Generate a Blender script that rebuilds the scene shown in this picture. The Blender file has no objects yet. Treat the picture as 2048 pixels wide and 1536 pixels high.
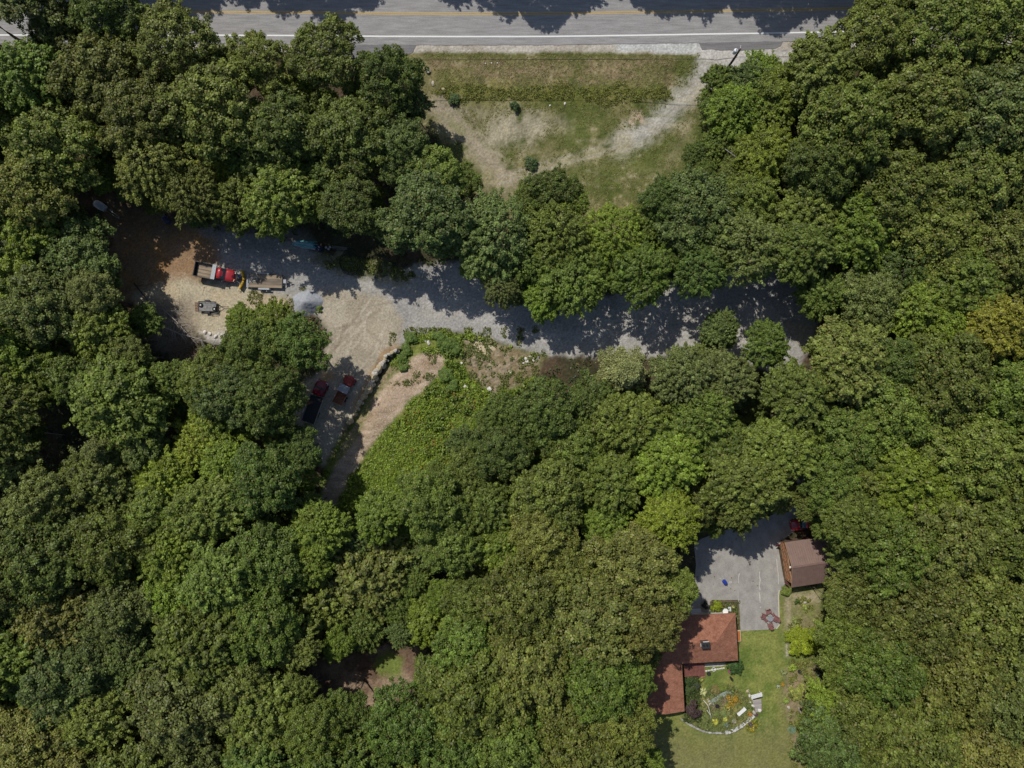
import bpy, math, random
import numpy as np
from mathutils import Vector, Matrix

# ------------------------------------------------------------------ camera, light, exposure
scene = bpy.context.scene
H = 112.0            # flying height of the camera above the yard, metres
K = 12.5             # photograph pixels per metre at ground level
cd = bpy.data.cameras.new("camera"); cam = bpy.data.objects.new("camera", cd)
scene.collection.objects.link(cam); scene.camera = cam
cam.location = (0, 0, H); cam.rotation_euler = (0, 0, 0)
cd.sensor_width = 36; cd.lens = 36 * H / (2048 / K); cd.clip_start = 1; cd.clip_end = 5000

SUN = Vector((0.42, -0.60, -1.0)).normalized()      # the way the light travels
world = bpy.data.worlds.new("World"); scene.world = world; world.use_nodes = True
wn = world.node_tree.nodes; wl = world.node_tree.links
sky = wn.new("ShaderNodeTexSky"); sky.sky_type = 'NISHITA'; sky.sun_disc = False
sky.sun_elevation = math.asin(-SUN.z); sky.sun_rotation = math.atan2(-SUN.x, -SUN.y)
wl.new(sky.outputs[0], wn["Background"].inputs[0]); wn["Background"].inputs[1].default_value = 0.09
sd = bpy.data.lights.new("sun", 'SUN'); sd.energy = 3.5; sd.angle = math.radians(0.5); sd.color = (1, 0.955, 0.88)
so = bpy.data.objects.new("sun", sd); scene.collection.objects.link(so)
so.rotation_euler = SUN.to_track_quat('-Z', 'Y').to_euler(); so.location = (-40, 60, 100)
vs = scene.view_settings; vs.view_transform = 'Standard'; vs.look = 'None'; vs.exposure = 0.0; vs.gamma = 1
vs.use_curve_mapping = False
scene.cycles.max_bounces = 6; scene.cycles.diffuse_bounces = 3; scene.cycles.transmission_bounces = 4
scene.cycles.transparent_max_bounces = 4

COL = scene.collection
R = np.random.RandomState(7); random.seed(7)

def P(px, py, z=0.0):
    """photograph pixel -> world x, y of a point at height z that is seen there"""
    f = (1 - z / H) / K
    return (px - 1024) * f, -(py - 768) * f

# ------------------------------------------------------------------ terrain height
def sstep(t): t = np.clip(t, 0, 1); return t * t * (3 - 2 * t)
WALL = [(792,702),(781,707),(772,713),(770,721),(764,730),(754,741),(750,750),(748,758),(744,766),(740,774),(735,782),(730,789),(724,798),(718,808),(713,818),(708,827),(703,835),(700,842),(697,850)]
GW = [(1362,1437),(1378,1448),(1392,1455),(1404,1461),(1416,1464),(1430,1465),(1444,1465),(1456,1463),(1466,1460),(1476,1455),(1485,1449),(1492,1443),(1500,1436),(1507,1430)]
def sd_poly(px, py, poly):
    """signed distance to a polygon in pixels, positive inside"""
    px = np.asarray(px, float); py = np.asarray(py, float)
    d = np.full(px.shape, 1e9); ins = np.zeros(px.shape, bool); n = len(poly)
    for i in range(n):
        x1, y1 = poly[i]; x2, y2 = poly[(i + 1) % n]
        dx, dy = x2 - x1, y2 - y1; L = dx * dx + dy * dy + 1e-9
        t = np.clip(((px - x1) * dx + (py - y1) * dy) / L, 0, 1)
        d = np.minimum(d, np.hypot(px - x1 - t * dx, py - y1 - t * dy))
        c = ((y1 > py) != (y2 > py)) & (px < dx * (py - y1) / (dy if dy else 1e-9) + x1)
        ins ^= c
    return np.where(ins, d, -d)
def sd_line(px, py, pts):
    d = np.full(np.shape(px), 1e9)
    for (x1, y1), (x2, y2) in zip(pts[:-1], pts[1:]):
        dx, dy = x2 - x1, y2 - y1; L = dx * dx + dy * dy + 1e-9
        t = np.clip(((px - x1) * dx + (py - y1) * dy) / L, 0, 1)
        d = np.minimum(d, np.hypot(px - x1 - t * dx, py - y1 - t * dy))
    return d
LOWER = [(795,700),(781,708),(774,714),(772,722),(766,731),(757,742),(752,751),(749,760),(744,769),(740,777),(735,785),(730,792),(724,801),(718,811),(713,821),(708,830),(702,840),(698,852),(676,900),(640,960),(640,1010),(700,1010),(800,930),(880,800),(890,720),(850,690)]
TERR = [(1362,1437),(1378,1448),(1392,1455),(1404,1461),(1416,1464),(1430,1465),(1444,1465),(1456,1463),(1466,1460),(1476,1455),(1485,1449),(1492,1443),(1500,1436),(1508,1428),(1505,1400),(1480,1380),(1380,1380),(1358,1400)]
def hpx(px, py):
    px = np.asarray(px, float); py = np.asarray(py, float)
    # road embankment
    edge0 = np.where((px > 870) & (px < 1330), 180, 130.0)
    z = 0.7 * (1 - sstep((py - edge0 + 14) / 66.0))
    s = sd_poly(px, py, LOWER)
    z = z - 0.9 * sstep((s + 1) / 5.0) * (1 - sstep((sd_line(px, py, WALL) - 8) / 42.0))
    g = sd_poly(px, py, TERR)
    z = z + 0.45 * sstep(g / 5.0) * sstep((py - 1385) / 50.0)
    return z
def G(px, py): return float(hpx(np.array([px]), np.array([py]))[0])
def W(px, py, dz=0.0):
    z = G(px, py); x, y = P(px, py, z); return (x, y, z + dz)

# ------------------------------------------------------------------ object helpers
def props(o, label=None, cat=None, group=None, kind=None):
    if label: o['label'] = label
    if cat: o['category'] = cat
    if group: o['group'] = group
    if kind: o['kind'] = kind
    return o
def thing(name, label, cat, loc, rz=0.0, group=None):
    o = bpy.data.objects.new(name, None); o.empty_display_size = 0.5; COL.objects.link(o)
    o.location = loc; o.rotation_euler = (0, 0, rz); return props(o, label, cat, group)
class MB:
    def __init__(s): s.v = []; s.f = []; s.m = []
    def add(s, vs, fs, mi=0):
        b = len(s.v); s.v += [tuple(v) for v in vs]; s.f += [tuple(i + b for i in f) for f in fs]; s.m += [mi] * len(fs); return s
    def box(s, c, d, rz=0, mi=0, rx=0, ry=0, taper=1.0):
        M = Matrix.Rotation(rz, 3, 'Z') @ Matrix.Rotation(ry, 3, 'Y') @ Matrix.Rotation(rx, 3, 'X'); vs = []
        for z in (-.5, .5):
            t = taper if z > 0 else 1
            for x, y in ((-.5, -.5), (.5, -.5), (.5, .5), (-.5, .5)):
                vs.append(M @ Vector((x * d[0] * t, y * d[1] * t, z * d[2])) + Vector(c))
        return s.add(vs, [(3,2,1,0),(4,5,6,7),(0,1,5,4),(1,2,6,5),(2,3,7,6),(3,0,4,7)], mi)
    def tube(s, pts, rad, n=6, mi=0, caps=True):
        pts = [Vector(p) for p in pts]; rr = rad if hasattr(rad, '__len__') else [rad] * len(pts); rings = []
        for i, p in enumerate(pts):
            d = (pts[min(i + 1, len(pts) - 1)] - pts[max(i - 1, 0)]).normalized()
            a = d.cross(Vector((0, 0, 1)));
            if a.length < 1e-3: a = Vector((1, 0, 0))
            a.normalize(); b = d.cross(a)
            rings.append([p + (a * math.cos(2 * math.pi * k / n) + b * math.sin(2 * math.pi * k / n)) * rr[i] for k in range(n)])
        vs = [v for r in rings for v in r]; fs = []
        for i in range(len(pts) - 1):
            for k in range(n): fs.append((i*n+k, i*n+(k+1)%n, (i+1)*n+(k+1)%n, (i+1)*n+k))
        if caps: fs += [tuple(range(n))[::-1], tuple((len(pts)-1)*n + k for k in range(n))]
        return s.add(vs, fs, mi)
    def loft(s, secs, mi=0):
        """body along x: sections (x, half width, z0, z1)"""
        vs = []; fs = []
        for x, w, z0, z1 in secs:
            h = z1 - z0
            vs += [(x,-.9*w,z0),(x,-w,z0+.2*h),(x,-w,z0+.72*h),(x,-.88*w,z1-.06*h),(x,-.4*w,z1),(x,.4*w,z1),(x,.88*w,z1-.06*h),(x,w,z0+.72*h),(x,w,z0+.2*h),(x,.9*w,z0)]
        for i in range(len(secs) - 1):
            for k in range(10): fs.append((i*10+k, (i+1)*10+k, (i+1)*10+(k+1)%10, i*10+(k+1)%10))
        fs += [tuple(range(10)), tuple((len(secs)-1)*10 + 9 - k for k in range(10))]
        return s.add(vs, fs, mi)
    def lathe(s, prof, c=(0,0,0), n=14, mi=0):
        vs = []; fs = []
        for r, z in prof:
            for k in range(n): a = 2*math.pi*k/n; vs.append((c[0]+r*math.cos(a), c[1]+r*math.sin(a), c[2]+z))
        for i in range(len(prof) - 1):
            for k in range(n): fs.append((i*n+k, i*n+(k+1)%n, (i+1)*n+(k+1)%n, (i+1)*n+k))
        fs += [tuple(range(n))[::-1], tuple((len(prof)-1)*n+k for k in range(n))]
        return s.add(vs, fs, mi)
    def poly(s, pts, z0, z1, mi=0):
        n = len(pts); vs = [(x, y, z0) for x, y in pts] + [(x, y, z1) for x, y in pts]
        a = sum(pts[i][0]*pts[(i+1)%n][1]-pts[(i+1)%n][0]*pts[i][1] for i in range(n))
        fs = [tuple(range(n, 2*n)), tuple(range(n))[::-1]] + [(i, (i+1)%n, n+(i+1)%n, n+i) for i in range(n)]
        if a < 0: fs = [f[::-1] for f in fs]
        return s.add(vs, fs, mi)
    def mesh(s, name, mats):
        me = bpy.data.meshes.new(name); me.from_pydata(s.v, [], s.f)
        for m in (mats if isinstance(mats, (list, tuple)) else [mats]): me.materials.append(m)
        me.polygons.foreach_set("material_index", s.m); me.update(); return me
    def build(s, name, mats, parent=None, bevel=0, smooth=False):
        me = s.mesh(name, mats); o = bpy.data.objects.new(name, me); COL.objects.link(o)
        if parent: o.parent = parent
        if smooth: me.polygons.foreach_set("use_smooth", [True] * len(me.polygons))
        if bevel:
            b = o.modifiers.new("bevel", 'BEVEL'); b.width = bevel; b.segments = 2; b.limit_method = 'ANGLE'
        return o
def inst(me, name, parent=None, loc=(0,0,0), rot=(0,0,0), sc=(1,1,1)):
    o = bpy.data.objects.new(name, me); COL.objects.link(o); o.parent = parent
    o.location = loc; o.rotation_euler = rot; o.scale = sc if hasattr(sc, '__len__') else (sc,)*3; return o
def copytree(o, parent=None, **kw):
    c = o.copy(); COL.objects.link(c); c.parent = parent
    for ch in list(o.children): copytree(ch, c)
    return c
def np_mesh(name, verts, quads, mats, attrs=None, mi=None, smooth=False):
    me = bpy.data.meshes.new(name); nv, nf = len(verts), len(quads); k = quads.shape[1]
    me.vertices.add(nv); me.vertices.foreach_set("co", np.ascontiguousarray(verts, np.float32).ravel())
    me.loops.add(nf * k); me.loops.foreach_set("vertex_index", np.ascontiguousarray(quads, np.int32).ravel())
    me.polygons.add(nf); me.polygons.foreach_set("loop_start", np.arange(0, nf * k, k, dtype=np.int32))
    if mi is not None: me.polygons.foreach_set("material_index", np.asarray(mi, np.int32))
    if smooth: me.polygons.foreach_set("use_smooth", np.ones(nf, bool))
    me.update(calc_edges=True)
    for nm, dom, typ, arr in (attrs or []):
        a = me.attributes.new(nm, typ, dom)
        a.data.foreach_set("value" if typ == 'FLOAT' else "color", np.ascontiguousarray(arr, np.float32).ravel())
    for m in mats: me.materials.append(m)
    return me

# ------------------------------------------------------------------ materials
def mat(name, col, rough=0.7, metal=0.0, var=0.18, scale=6.0, bump=0.15, spec=0.3, col2=None, coat=0, stretch=None, bscale=None):
    m = bpy.data.materials.new(name); m.use_nodes = True; n = m.node_tree.nodes; l = m.node_tree.links
    b = n["Principled BSDF"]; b.inputs["Roughness"].default_value = rough; b.inputs["Metallic"].default_value = metal
    b.inputs["Specular IOR Level"].default_value = spec; b.inputs["Coat Weight"].default_value = coat
    tc = n.new("ShaderNodeTexCoord"); mp = n.new("ShaderNodeMapping"); l.new(tc.outputs["Object"], mp.inputs[0])
    if stretch: mp.inputs["Scale"].default_value = stretch
    t = n.new("ShaderNodeTexNoise"); t.inputs["Scale"].default_value = scale; t.inputs["Detail"].default_value = 6; t.inputs["Roughness"].default_value = .65
    l.new(mp.outputs[0], t.inputs["Vector"])
    r = n.new("ShaderNodeValToRGB"); l.new(t.outputs[0], r.inputs[0])
    c2 = col2 or tuple(c * (1 + var) for c in col); c1 = tuple(c * (1 - var) for c in col)
    r.color_ramp.elements[0].position = .33; r.color_ramp.elements[1].position = .67
    r.color_ramp.elements[0].color = (*c1, 1); r.color_ramp.elements[1].color = (*c2, 1)
    l.new(r.outputs[0], b.inputs["Base Color"])
    if bump:
        bp = n.new("ShaderNodeBump"); bp.inputs["Strength"].default_value = bump; bp.inputs["Distance"].default_value = .03
        t2 = n.new("ShaderNodeTexNoise"); t2.inputs["Scale"].default_value = bscale or scale * 4; t2.inputs["Detail"].default_value = 4
        l.new(mp.outputs[0], t2.inputs["Vector"]); l.new(t2.outputs[0], bp.inputs["Height"]); l.new(bp.outputs[0], b.inputs["Normal"])
    return m
def leaf_mat(name, trans=0.30, fleck=(0.30, 0.25, 0.085)):
    m = bpy.data.materials.new(name); m.use_nodes = True; n = m.node_tree.nodes; l = m.node_tree.links
    b = n["Principled BSDF"]; b.inputs["Roughness"].default_value = .48; b.inputs["Specular IOR Level"].default_value = .32
    oi = n.new("ShaderNodeObjectInfo")
    ar = n.new("ShaderNodeAttribute"); ar.attribute_name = "rnd"; ac = n.new("ShaderNodeAttribute"); ac.attribute_name = "cl"
    # brightness of the single leaf and of its twig
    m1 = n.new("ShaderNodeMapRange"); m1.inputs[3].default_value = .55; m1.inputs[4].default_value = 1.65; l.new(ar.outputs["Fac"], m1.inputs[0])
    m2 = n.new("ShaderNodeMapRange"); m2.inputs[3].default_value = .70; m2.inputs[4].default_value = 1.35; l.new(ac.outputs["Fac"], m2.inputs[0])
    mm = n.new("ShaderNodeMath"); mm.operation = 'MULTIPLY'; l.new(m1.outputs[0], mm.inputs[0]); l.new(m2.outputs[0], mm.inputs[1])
    sc = n.new("ShaderNodeVectorMath"); sc.operation = 'SCALE'; l.new(oi.outputs["Color"], sc.inputs[0]); l.new(mm.outputs[0], sc.inputs["Scale"])
    # tan seed clusters and dry leaves, as many as the object's alpha says
    w1 = n.new("ShaderNodeMath"); w1.operation = 'MULTIPLY'; w1.inputs[1].default_value = 7.31; l.new(ar.outputs["Fac"], w1.inputs[0])
    w2 = n.new("ShaderNodeMath"); w2.operation = 'FRACT'; l.new(w1.outputs[0], w2.inputs[0])
    w3 = n.new("ShaderNodeMath"); w3.operation = 'LESS_THAN'; l.new(w2.outputs[0], w3.inputs[0]); l.new(oi.outputs["Alpha"], w3.inputs[1])
    w4 = n.new("ShaderNodeMath"); w4.operation = 'MULTIPLY'; w4.inputs[1].default_value = .65; l.new(w3.outputs[0], w4.inputs[0])
    mx = n.new("ShaderNodeMix"); mx.data_type = 'RGBA'; l.new(w4.outputs[0], mx.inputs[0]); l.new(sc.outputs[0], mx.inputs[6]); mx.inputs[7].default_value = (*fleck, 1)
    l.new(mx.outputs[2], b.inputs["Base Color"])
    tr = n.new("ShaderNodeBsdfTranslucent"); l.new(mx.outputs[2], tr.inputs[0])
    ms = n.new("ShaderNodeMixShader"); ms.inputs[0].default_value = trans
    l.new(b.outputs[0], ms.inputs[1]); l.new(tr.outputs[0], ms.inputs[2]); l.new(ms.outputs[0], n["Material Output"].inputs[0])
    return m
LEAF = leaf_mat("leaves"); NEEDLE = leaf_mat("needles", .12)
BARK = mat("bark", (.12, .10, .08), .9, scale=3, bump=.5, stretch=(1, 1, .3))
DEAD = mat("bleached_wood", (.33, .30, .27), .85, scale=5, bump=.4)
BIRCH = mat("birch_bark", (.70, .68, .63), .7, scale=9, var=.3)
STONE = mat("pale_stone", (.42, .39, .33), .85, scale=2.5, var=.28, bump=.5)
LICHEN = mat("yellowish_stone", (.42, .35, .22), .85, scale=3, var=.3, bump=.5)
SLATE = mat("green_grey_slate", (.23, .27, .23), .7, scale=3, var=.2)
WHITE = mat("white_paint", (.78, .78, .76), .5, var=.05)
ASPH = None
# ------------------------------------------------------------------ the ground: one height field, cut into its kinds of surface
def vnoise(shape_px, scale, seed, oct=1):
    X, Y = shape_px; out = np.zeros(X.shape); amp = 1; tot = 0
    for o in range(oct):
        g = np.random.RandomState(seed + o).rand(900, 900); s = scale / 2 ** o
        u = (X + 400) / s; v = (Y + 400) / s; iu = u.astype(int); iv = v.astype(int); fu = sstep(u - iu); fv = sstep(v - iv)
        iu %= 899; iv %= 899
        a = g[iu, iv] * (1 - fu) + g[iu + 1, iv] * fu; b = g[iu, iv + 1] * (1 - fu) + g[iu + 1, iv + 1] * fu
        out += amp * (a * (1 - fv) + b * fv); tot += amp; amp *= .6
    return out / tot - .5
GX = np.arange(-60, 2112, 3.1); GY = np.arange(-130, 1600, 3.1)
PXg, PYg = np.meshgrid(GX, GY, indexing='xy')
n_big = vnoise((PXg, PYg), 120, 1, 3); n_mid = vnoise((PXg, PYg), 30, 11, 3); n_sm = vnoise((PXg, PYg), 9, 21, 2); n_w = np.random.RandomState(5).rand(*PXg.shape) - .5
n_str = vnoise((PXg * .25, PYg), 8, 31, 3)       # streaks across
colr = np.empty(PXg.shape + (3,)); zone = np.zeros(PXg.shape, int); veg = np.zeros(PXg.shape)
def base(c): return np.array(c)[None, None] * np.ones(PXg.shape + (1,))
def vary(c, a=.25, w=.25, c2=None, mixn=None):
    c = base(c)
    if c2 is not None:
        t = sstep((mixn if mixn is not None else n_mid) * 3.2 + .5)[..., None]; c = c * (1 - t) + base(c2) * t
    return c * (1 + a * 2 * n_mid + a * n_sm + w * n_w)[..., None]
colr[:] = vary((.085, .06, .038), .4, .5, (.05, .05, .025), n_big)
def paint(mask, c, z=None, v=None):
    global colr
    m = np.clip(mask, 0, 1)[..., None]; colr = colr * (1 - m) + c * m
    if z is not None: zone[mask > .5] = z
def poly(pts, soft=6, rough=14):
    return sstep((sd_poly(PXg, PYg, pts) + rough * (n_mid * 1.6 + n_sm * .9)) / soft * .5 + .5)
def line(pts, w, soft=6, rough=10):
    return sstep((w - sd_line(PXg, PYg, pts) + rough * (n_mid * 1.6 + n_sm)) / soft * .5 + .5)
ZN = ['forest_floor', 'meadow', 'gravel_shoulder', 'gravel_drive', 'dirt_yard', 'orange_dirt', 'wood_chip_slope', 'weedy_hillside', 'lawn', 'garden_bed', 'forest_clearing', 'dirt_track']
C_grass = (.108, .125, .034); C_dry = (.24, .205, .125); C_grey = (.315, .305, .285); C_tan = (.33, .28, .205); C_sand = (.47, .39, .26)
C_or = (.33, .19, .085); C_pink = (.42, .325, .24); C_litter = (.085, .06, .038)
# meadow between the road and the woods
paint(poly([(800,100),(1420,100),(1480,110),(1440,180),(1440,330),(1330,460),(1180,470),(1000,430),(930,390),(890,300),(830,220),(815,130)], 8), vary(C_grass, .35, .35, (.165, .15, .068), n_big * .7 + n_mid * .5), 1)
paint(poly([(850,112),(1360,112),(1345,170),(1200,178),(900,178),(868,150)], 10) * .9, vary((.16, .145, .06), .3, .6, (.215, .165, .095), n_str * .8 + n_mid * .5), 1)
paint(poly([(855,108),(1370,110),(1370,122),(855,122)], 8) * .8, vary((.10, .105, .03), .3, .4), 1)
paint(poly([(880,150),(1000,172),(1330,178),(1330,196),(1200,203),(1100,216),(930,214),(890,190)], 18, 22) * .7, vary((.135, .155, .03), .45, .5, (.18, .17, .045)), 1)
# worn loop of the dirt track
paint(line([(880,215),(930,270),(990,330),(1010,360)], 26, 18, 18) * .95, vary((.36, .305, .22), .2, .3, (.25, .22, .14)), 11)
paint(line([(900,225),(1000,235),(1120,245)], 14, 30, 30) * .75, vary((.30, .26, .19), .3, .4, (.2, .19, .1)))
paint(poly([(985,235),(1060,225),(1100,250),(1060,290),(960,300)], 24, 24) * .75, vary((.34, .30, .22), .3, .5), 11)
paint(line([(1445,112),(1425,135)], 34, 16, 14) * .9, vary((.43, .41, .37), .15, .35), 11)
paint(line([(1440,115),(1400,165),(1345,220),(1290,262),(1240,290)], 21, 24, 16) * .92, vary((.42, .40, .36), .2, .45, (.33, .31, .25), n_str), 11)
paint(line([(1250,288),(1180,308),(1090,330),(1030,352),(960,370)], 10, 22, 22) * .8, vary((.36, .30, .20), .3, .5, (.25, .22, .12)), 11)
paint(line([(1400,190),(1370,260),(1355,300),(1330,350)], 12, 26, 26) * .6, vary(C_dry, .3, .4))
paint(poly([(1265,222),(1285,218),(1290,245),(1262,250)], 6, 6) * .8, vary((.42, .32, .23), .1, .2))
for q in ((-6, 2.2), (8, 2.5)):
    paint(line([(1430 + q[0],130),(1370 + q[0],200),(1300 + q[0],255),(1200,300 + q[0]),(1080,334 + q[0]),(1000,360 + q[0])], q[1], 5, 3) * .4, vary((.45, .42, .36), .1, .3))
for k in range(26):
    a_ = R.uniform(870, 1380); b_ = R.uniform(205, 400); L_ = R.uniform(20, 90); th_ = R.uniform(-.35, .25) if a_ > 1000 else R.uniform(-1.0, -.5)
    pale = R.rand() < .6
    paint(line([(a_ - L_ * math.cos(th_), b_ + L_ * math.sin(th_)), (a_, b_ + R.uniform(-4, 4)), (a_ + L_ * math.cos(th_), b_ - L_ * math.sin(th_))], R.uniform(.8, 2.2), 4, 5) * .5 * (sd_poly(PXg, PYg, [(850,200),(1420,200),(1400,330),(1290,440),(950,400)]) > 0), vary((.34, .30, .20) if pale else (.10, .12, .035), .2, .4))
paint((sstep((n_sm * 1.5 + n_mid - .42) * 8) * (zone == 1)) * .7, vary((.27, .235, .14), .2, .5))
paint((sstep((-n_sm * 1.5 - n_mid - .40) * 8) * (zone == 1)) * .6, vary((.085, .115, .028), .2, .5))
# road shoulder
paint(poly([(-200,92),(600,92),(830,92),(1040,91),(1400,84),(1480,90),(1560,82),(2200,66),(2200,96),(1600,104),(1470,112),(1420,112),(1380,112),(1200,109),(840,109),(-200,112)], 4, 3), vary((.38, .34, .28), .2, .3, (.42, .39, .34)), 2)
paint(poly([(1228,88),(1398,84),(1410,106),(1360,112),(1290,106),(1235,104)], 4, 4), vary((.44, .44, .42), .15, .35), 2)
paint(poly([(1395,98),(1480,98),(1560,100),(1590,104),(1560,150),(1470,150),(1430,130),(1390,112)], 8, 8) * .95, vary((.47, .45, .41), .12, .3), 2)
# the yard: grey gravel, tan dirt, sand, orange earth
paint(poly([(330,440),(430,455),(520,470),(620,500),(700,530),(760,555),(830,530),(920,520),(1000,560),(1060,600),(1200,590),(1380,560),(1480,520),(1560,490),(1640,520),(1650,600),(1620,700),(1560,760),(1480,720),(1300,712),(1150,714),(1060,705),(1010,690),(960,672),(870,664),(820,690),(790,702),(740,690),(650,640),(560,600),(420,560),(330,500)], 8, 10), vary(C_grey, .13, .32, (.375, .355, .315), n_big), 3)
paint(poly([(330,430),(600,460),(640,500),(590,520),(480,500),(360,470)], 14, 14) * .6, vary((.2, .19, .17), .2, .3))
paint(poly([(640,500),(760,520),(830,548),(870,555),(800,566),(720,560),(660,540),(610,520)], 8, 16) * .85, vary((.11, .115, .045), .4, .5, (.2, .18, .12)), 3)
paint(poly([(190,400),(340,430),(430,470),(430,530),(395,560),(380,600),(300,640),(240,600),(225,480)], 16, 20), vary(C_or, .3, .35, (.24, .155, .09)), 5)
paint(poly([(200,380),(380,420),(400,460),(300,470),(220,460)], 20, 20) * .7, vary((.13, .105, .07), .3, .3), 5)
paint(poly([(270,590),(340,560),(420,565),(500,580),(580,590),(600,630),(500,660),(470,690),(400,670),(360,640),(300,650)], 14, 14), vary(C_sand, .15, .28, (.40, .35, .25), n_mid), 4)
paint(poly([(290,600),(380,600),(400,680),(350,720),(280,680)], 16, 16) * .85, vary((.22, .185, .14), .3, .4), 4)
paint(poly([(640,585),(680,576),(770,590),(810,640),(800,690),(775,700),(758,730),(740,770),(712,818),(690,860),(650,930),(580,920),(590,800),(640,740),(650,700),(670,690),(640,640)], 10, 10), vary((.345, .30, .225), .12, .2, (.38, .335, .26), n_mid), 4)
paint(poly([(742,640),(778,642),(780,672),(745,700),(728,690)], 6, 5) * .7, vary((.40, .345, .255), .08, .15))
for a, b, wd, sgn in (((660,690),(740,600),1.6,1),((672,700),(752,606),1.6,1),((690,720),(700,640),1.4,1),((705,700),(735,620),1.4,1),((650,720),(690,650),2.2,0),((720,740),(770,650),1.5,1),((700,760),(745,700),1.5,0),((735,660),(765,690),1.2,0),((668,660),(760,620),1.3,0),((700,790),(765,690),1.5,1),((690,660),(730,590),1.5,0),((726,690),(722,610),1.2,1)):
    mid = ((a[0]+b[0])/2 + 7, (a[1]+b[1])/2 + 5)
    paint(line([a, mid, b], wd * 1.5, 2.6, 3) * (.75 if sgn else .6), vary((.47, .415, .33) if sgn else (.22, .18, .13), .05, .15))
for q in (0, 7):
    paint(line([(800+q,600),(740+q,612),(700+q,650),(676+q,710),(668+q,760)], 1.6, 2.2, 2) * .4, vary((.25, .21, .16), .05, .15))
    paint(line([(1560,640+q),(1500,655+q),(1300,662+q),(1100,668+q),(980,640+q),(880,610+q),(780,590+q)], 3, 7, 8) * .35, vary((.46, .44, .41), .05, .3))
paint(poly([(398,664),(430,668),(458,660),(462,676),(440,690),(415,682)], 6, 6) * .9, vary((.50, .47, .42), .15, .3), 4)
paint(line(WALL[:14] , 13, 9, 6) * sstep((sd_line(PXg, PYg, WALL) - 2) / 4) * (sd_poly(PXg, PYg, LOWER) < 0) * .85, vary((.33, .21, .105), .15, .2), 4)
paint(poly([(640,745),(668,742),(672,756),(646,768)], 6, 6) * .8, vary((.42, .27, .13), .1, .2))
# east of the wall: weedy slope, wood chips, hillside
paint(poly([(800,690),(830,668),(930,664),(1010,690),(1090,715),(1060,770),(1000,800),(960,860),(930,960),(820,1020),(700,1030),(630,1020),(640,960),(690,860),(720,815),(770,730)], 8, 12), vary((.105, .15, .03), .35, .4, (.15, .17, .04)), 7)
paint(poly([(850,704),(888,708),(886,738),(858,772),(812,808),(768,862),(730,908),(696,958),(668,1012),(632,1034),(642,990),(660,950),(688,912),(714,872),(730,838),(742,806),(768,768),(806,728)], 6, 6), vary(C_pink, .14, .2, (.30, .23, .155), n_str), 6)
paint(poly([(776,728),(806,728),(768,768),(742,806),(728,842),(712,872),(690,905),(672,915),(690,872),(712,838),(735,798),(750,765)], 8, 12) * .8, vary((.30, .22, .15), .3, .4, (.13, .13, .05), n_mid + n_sm), 6)
for k in range(7):
    o = k * 9 - 20
    paint(line([(870,712+o*.5),(800+o*.5,775+o*.4),(740+o*.4,845+o*.3)], 1.6, 3, 4) * .5, vary((.27, .19, .12), .1, .3))
paint(poly([(925,672),(1000,690),(1085,718),(1075,745),(1030,775),(985,790),(950,765),(930,720)], 8, 16) * .85, vary((.36, .28, .205), .45, .6, (.19, .14, .09), n_mid + n_sm), 6)
paint(poly([(945,680),(985,680),(995,695),(965,712),(945,700)], 6, 6), vary((.50, .42, .28), .1, .3), 6)
# house side: lawns, beds, dirt path
paint(poly([(1370,1190),(1480,1210),(1560,1180),(1640,1165),(1650,1220),(1640,1300),(1620,1350),(1640,1420),(1640,1600),(1240,1600),(1250,1460),(1350,1340)], 8, 10), vary((.135, .18, .04), .28, .3, (.19, .205, .055), n_mid), 8)
paint(poly([(1240,1430),(1400,1462),(1520,1450),(1600,1440),(1640,1600),(1240,1600)], 40, 40) * .8, vary((.215, .20, .085), .2, .25, (.17, .17, .06), n_mid), 8)
paint(poly([(1562,1185),(1640,1175),(1650,1290),(1600,1290),(1565,1265)], 10, 12) * .85, vary((.25, .215, .115), .25, .35, (.16, .165, .06), n_mid), 8)
paint(poly([(1583,1188),(1635,1186),(1640,1204),(1590,1204)], 8, 8) * .8, vary((.42, .355, .235), .15, .3))
paint(line([(1576,1200),(1577,1260),(1575,1310)], 4, 8, 5) * .8, vary((.38, .32, .22), .1, .25))
paint(line([(1576,1262),(1575,1290),(1574,1312)], 1, 2, 1) * .8, vary((.55, .51, .42), .1, .25))
paint(poly([(1574,1335),(1625,1320),(1640,1380),(1590,1440),(1600,1500),(1612,1560),(1590,1560),(1578,1450),(1560,1410),(1566,1370)], 10, 14) * .85, vary((.30, .22, .15), .25, .4, (.18, .17, .07), n_mid), 9)
paint(poly([(1398,1385),(1420,1368),(1470,1370),(1500,1395),(1508,1425),(1490,1443),(1460,1460),(1420,1462),(1390,1450),(1372,1440),(1385,1410)], 6, 8) * .8, vary((.12, .15, .045), .3, .5, (.19, .17, .06), n_mid), 9)
paint(poly([(1415,1403),(1440,1396),(1464,1380),(1468,1390),(1440,1415),(1440,1420),(1420,1422)], 3, 2) * .9, vary((.21, .145, .105), .1, .2), 9)
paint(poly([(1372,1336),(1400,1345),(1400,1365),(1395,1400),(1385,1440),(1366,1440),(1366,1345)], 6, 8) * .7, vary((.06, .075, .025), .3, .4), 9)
paint(poly([(1420,1202),(1476,1202),(1478,1290),(1470,1290),(1466,1226),(1418,1226)], 2, 2), vary((.08, .09, .04), .3, .4, (.14, .11, .07)), 9)
paint(poly([(1330,1060),(1400,1085),(1440,1062),(1500,1048),(1560,1030),(1590,1000),(1580,960),(1300,960)], 20, 20) * .5, vary((.07, .085, .025), .3, .4))  # ground colour darkened under the trees to stand for their shade
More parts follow.
